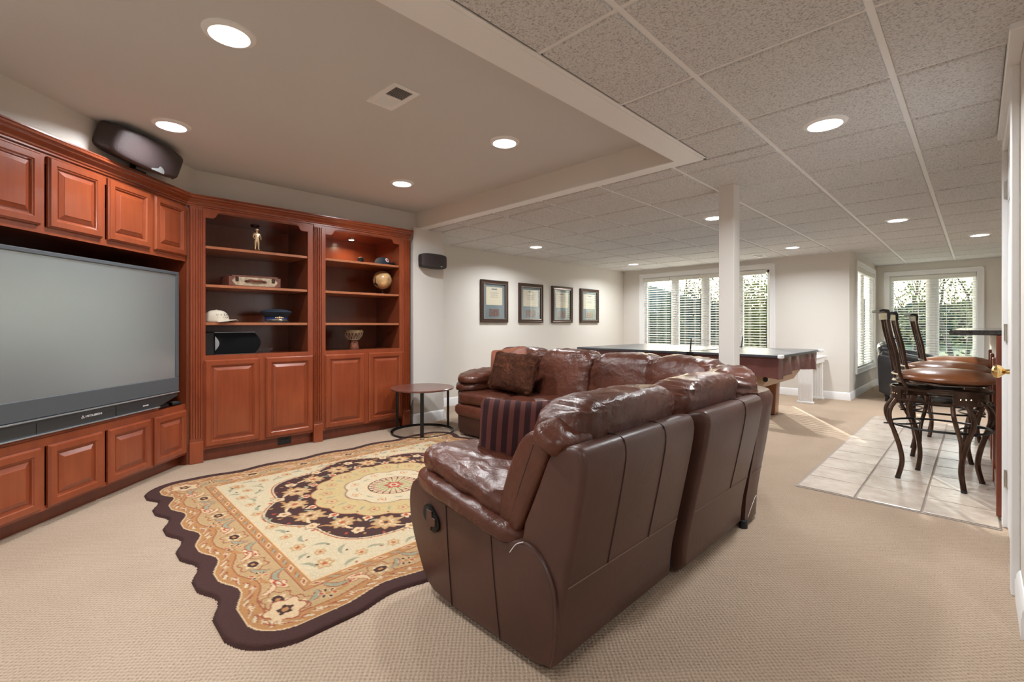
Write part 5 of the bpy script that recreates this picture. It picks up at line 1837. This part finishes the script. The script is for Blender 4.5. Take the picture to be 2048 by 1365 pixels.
for k, (x, y, rz, lab) in enumerate(((-.185, 4.405, R(-14), 'bronze bar stool with tan leather seat, nearest of the three'), (-.215, 5.26, R(4), 'bronze bar stool with tan leather seat, middle of the three'), (-.16, 6.25, R(3), 'bronze bar stool with tan leather seat, farthest of the three'))):
    s_ = make_stool(R((26, 6, 8)[k]))
    s_.location = (x, y, .010); s_.rotation_euler = (0, 0, rz)
    tag(s_, lab, 'stool', 'bar stools along the counter')

# ------------------------------------------------------------------ black leather chair
bc = empty('armchair', (-.55, 9.0, 0), 0, 'black leather armchair by the end window behind the stools', 'armchair')
BLK = M['blackleather']
for y in (-.46, .46):
    MB().prism(smooth_poly([(-.44, .05), (-.46, .40), (-.47, .66), (-.42, .70), (-.10, .60), (.34, .54), (.42, .50), (.42, .05)], 1), y-.09, y+.09, axis='y', bev=.03, seg=3).build('arm', BLK, bc, smooth=60)
    soft('arm_pad', (.74, .20, .11), BLK, bc, p=3, res=14, disp=wrinkle(.008, (8, 6, 6), y), loc=(-.06, y, .63), rot=(0, R(13), 0))
soft('backrest', (.26, .78, .62), BLK, bc, p=3.2, res=16, disp=wrinkle(.010, (7, 5, 7), 9), loc=(-.36, 0, .55), rot=(0, R(-8), 0))
soft('headrest', (.26, .98, .20), BLK, bc, p=2.8, res=16, disp=wrinkle(.012, (7, 7, 7), 5), loc=(-.38, 0, .755))
soft('seat', (.72, .76, .22), BLK, bc, p=4, res=12, loc=(.06, 0, .36))
MB().box((-.40, -.40, .05), (.40, .40, .28), .02).build('base', BLK, bc)
for x in (-.36, .34):
    for y in (-.44, .44):
        MB().cyl((x, y, 0), .025, .055, 12).build('foot', M['rubber'], bc)

# ------------------------------------------------------------------ outside
gd = MB().box((-140, 11.6, -.9), (90, 160, -.6)).box((-140, 8.6, -.35), (-1.6, 11.6, -.15)).build('lawn', M['grass'], None, smooth=0, kind='structure')
hs = empty('house', (-34, 66, -.6), R(12), 'blue-grey neighbouring house with dark roof seen through the wide window', 'house')
MB().box((-8, -5, 0), (8, 5, 4.2)).build('house_wall', M['siding'], hs, smooth=0)
MB().prism([(-8.6, 4.1), (8.6, 4.1), (0, 7.4)], -5.5, 5.5, axis='y').build('roof', M['roof'], hs, smooth=0)
for x in (-5, -1.5, 2, 5.5):
    w_ = MB().box((x-.6, -5.06, 1.4), (x+.6, -4.98, 3.0)).build('window', M['trimw'], hs, smooth=0)
    MB().box((x-.5, -5.09, 1.5), (x+.5, -5.05, 2.9)).build('pane', M['tvdark'], w_, smooth=0)

def tree(name, loc, h, crown_r, leafmat, label, nleaf=0, seed=1, bare=True, group=None, low=.2):
    rnd = random.Random(seed)
    o = empty(name, loc, 0, label, 'tree', group)
    mb = MB(); tips = []
    def branch(p, d, L, r, lev):
        pts = [p]; q = p.copy(); dd = d.copy()
        for i in range(4):
            dd = (dd+Vector((rnd.uniform(-.22, .22), rnd.uniform(-.22, .22), rnd.uniform(-.05, .15)))).normalized()
            q = q+dd*L/4; pts.append(q.copy())
        mb.tube(pts, [r*(1-.14*i) for i in range(5)], 5)
        if lev == 0: tips.append(q); return
        nb = 4 if lev > 1 else 3
        for i in range(nb):
            t = rnd.uniform(.35, 1.0); k_ = min(3, int(t*4)); s_ = pts[k_].lerp(pts[k_+1], t*4-k_ if k_ < 4 else 1)
            nd = (dd+Vector((rnd.uniform(-1, 1), rnd.uniform(-1, 1), rnd.uniform(-.1, .7)))).normalized()
            branch(s_, nd, L*rnd.uniform(.5, .72), r*.5, lev-1)
    branch(Vector((0, 0, 0)), Vector((0, 0, 1)), h*.62, h*.016+.02, 4 if bare else 2)
    mb.build('trunk', M['bark'], o, smooth=60)
    if nleaf:
        vs = []; fs = []
        cl = [Vector((rnd.gauss(0, .40)*crown_r, rnd.gauss(0, .40)*crown_r, h*rnd.uniform(low, .72))) for _ in range(40)]
        for i in range(nleaf):
            c_ = rnd.choice(cl)
            p = c_+Vector((rnd.gauss(0, .13)*crown_r, rnd.gauss(0, .13)*crown_r, rnd.gauss(0, .09)*h))
            if p.z < .02: p.z = .05
            a = Vector((rnd.uniform(-1, 1), rnd.uniform(-1, 1), rnd.uniform(-1, 1))).normalized()*.055*(h/4)
            b2_ = a.cross(Vector((rnd.uniform(-1, 1), rnd.uniform(-1, 1), rnd.uniform(-1, 1)))).normalized()*.04*(h/4)
            n_ = len(vs); vs += [tuple(p-a), tuple(p+b2_), tuple(p+a), tuple(p-b2_)]; fs.append((n_, n_+1, n_+2, n_+3))
        me = bpy.data.meshes.new('foliage'); me.from_pydata(vs, [], fs); me.materials.append(leafmat)
        f = bpy.data.objects.new('foliage', me); col.objects.link(f); f.parent = o; f['kind'] = 'stuff'
    return o
def at(px, d):
    u = (px-1024)/926.; c_, s_ = math.cos(R(45.1)), math.sin(R(45.1))
    return ((u*c_-s_)*d, (u*s_+c_)*d)
TR = [(1375, 24, 4.0, 2.2, 'leaf_g', 5200, False, 'round green tree seen through the second pane of the wide window'),
      (1425, 20, 3.4, 1.1, 'leaf_d', 3500, True, 'dark narrow tree seen just left of the column'),
      (1500, 17, 3.3, 1.3, 'leaf_g', 4500, True, 'green tree with bare twigs seen just right of the column'),
      (1535, 15, 3.4, 1.2, 'leaf_y', 5000, True, 'yellow-green tree at the right edge of the wide window'),
      (1337, 31, 3.2, 1.6, 'leaf_y', 2600, False, 'small yellow shrub in front of the blue-grey house'),
      (1300, 26, 3.2, 1.3, 'leaf_d', 3000, False, 'dark shrub at the left edge of the wide window'),
      (1830, 22, 4.6, 1.8, 'leaf_y', 700, True, 'bare tree seen through the left pane of the end window'),
      (1905, 20, 5.0, 1.8, 'leaf_y', 300, True, 'bare dark tree seen through the right pane of the end window'),
      (1935, 26, 5.2, 1.8, 'leaf_y', 300, True, 'bare tree farther off at the right edge of the end window')]
for k, (px, d, h, cr, lm, nl, bare, lab) in enumerate(TR):
    x, y = at(px, d)
    tree('tree', (x, y, -.6), h+.6, cr, M[lm], lab, nl, seed=11+k, bare=bare, low=.08)
# low hedge of distant brush
rnd = random.Random(5)
vs = []; fs = []
nseg = 60
bv_ = []; bf_ = []
for i in range(nseg+1):
    px = 1180+1000*i/nseg
    hh = 1.5+.8*noise.noise(Vector((px*.02, 0, 3)))+(.5 if px > 1700 else 0)
    for d_, z_ in ((44, -.6), (46, hh), (50, hh-.1), (52, -.6)):
        x, y = at(px, d_); bv_.append((x, y, z_))
for i in range(nseg):
    for j in range(3): bf_.append((4*i+j, 4*i+j+1, 4*i+5+j, 4*i+4+j))
hb = MB().add(bv_, bf_).build('hedge', M['leaf_d'], None, smooth=60)
for i in range(30000):
    px = rnd.uniform(1240, 2080); d = rnd.uniform(40, 54)
    x, y = at(px, d); hh = 2.5+.9*noise.noise(Vector((px*.012, 0, 3)))+(.6 if px > 1700 else 0)
    z = -.6+(hh+.6)*rnd.random()**.8
    a = Vector((rnd.uniform(-1, 1), rnd.uniform(-1, 1), rnd.uniform(-1, 1))).normalized()*.26
    b2_ = a.cross(Vector((rnd.uniform(-1, 1), rnd.uniform(-1, 1), rnd.uniform(-1, 1)))).normalized()*.16
    p = Vector((x, y, z)); n_ = len(vs); vs += [tuple(p-a), tuple(p+b2_), tuple(p+a), tuple(p-b2_)]; fs.append((n_, n_+1, n_+2, n_+3))
me = bpy.data.meshes.new('distant_brush'); me.from_pydata(vs, [], fs); me.materials.append(M['leaf_d'])
o = bpy.data.objects.new('distant_brush', me); col.objects.link(o); hb.parent = o
tag(o, 'dense dark brush along the far edge of the lawn outside', 'brush', None, 'stuff')
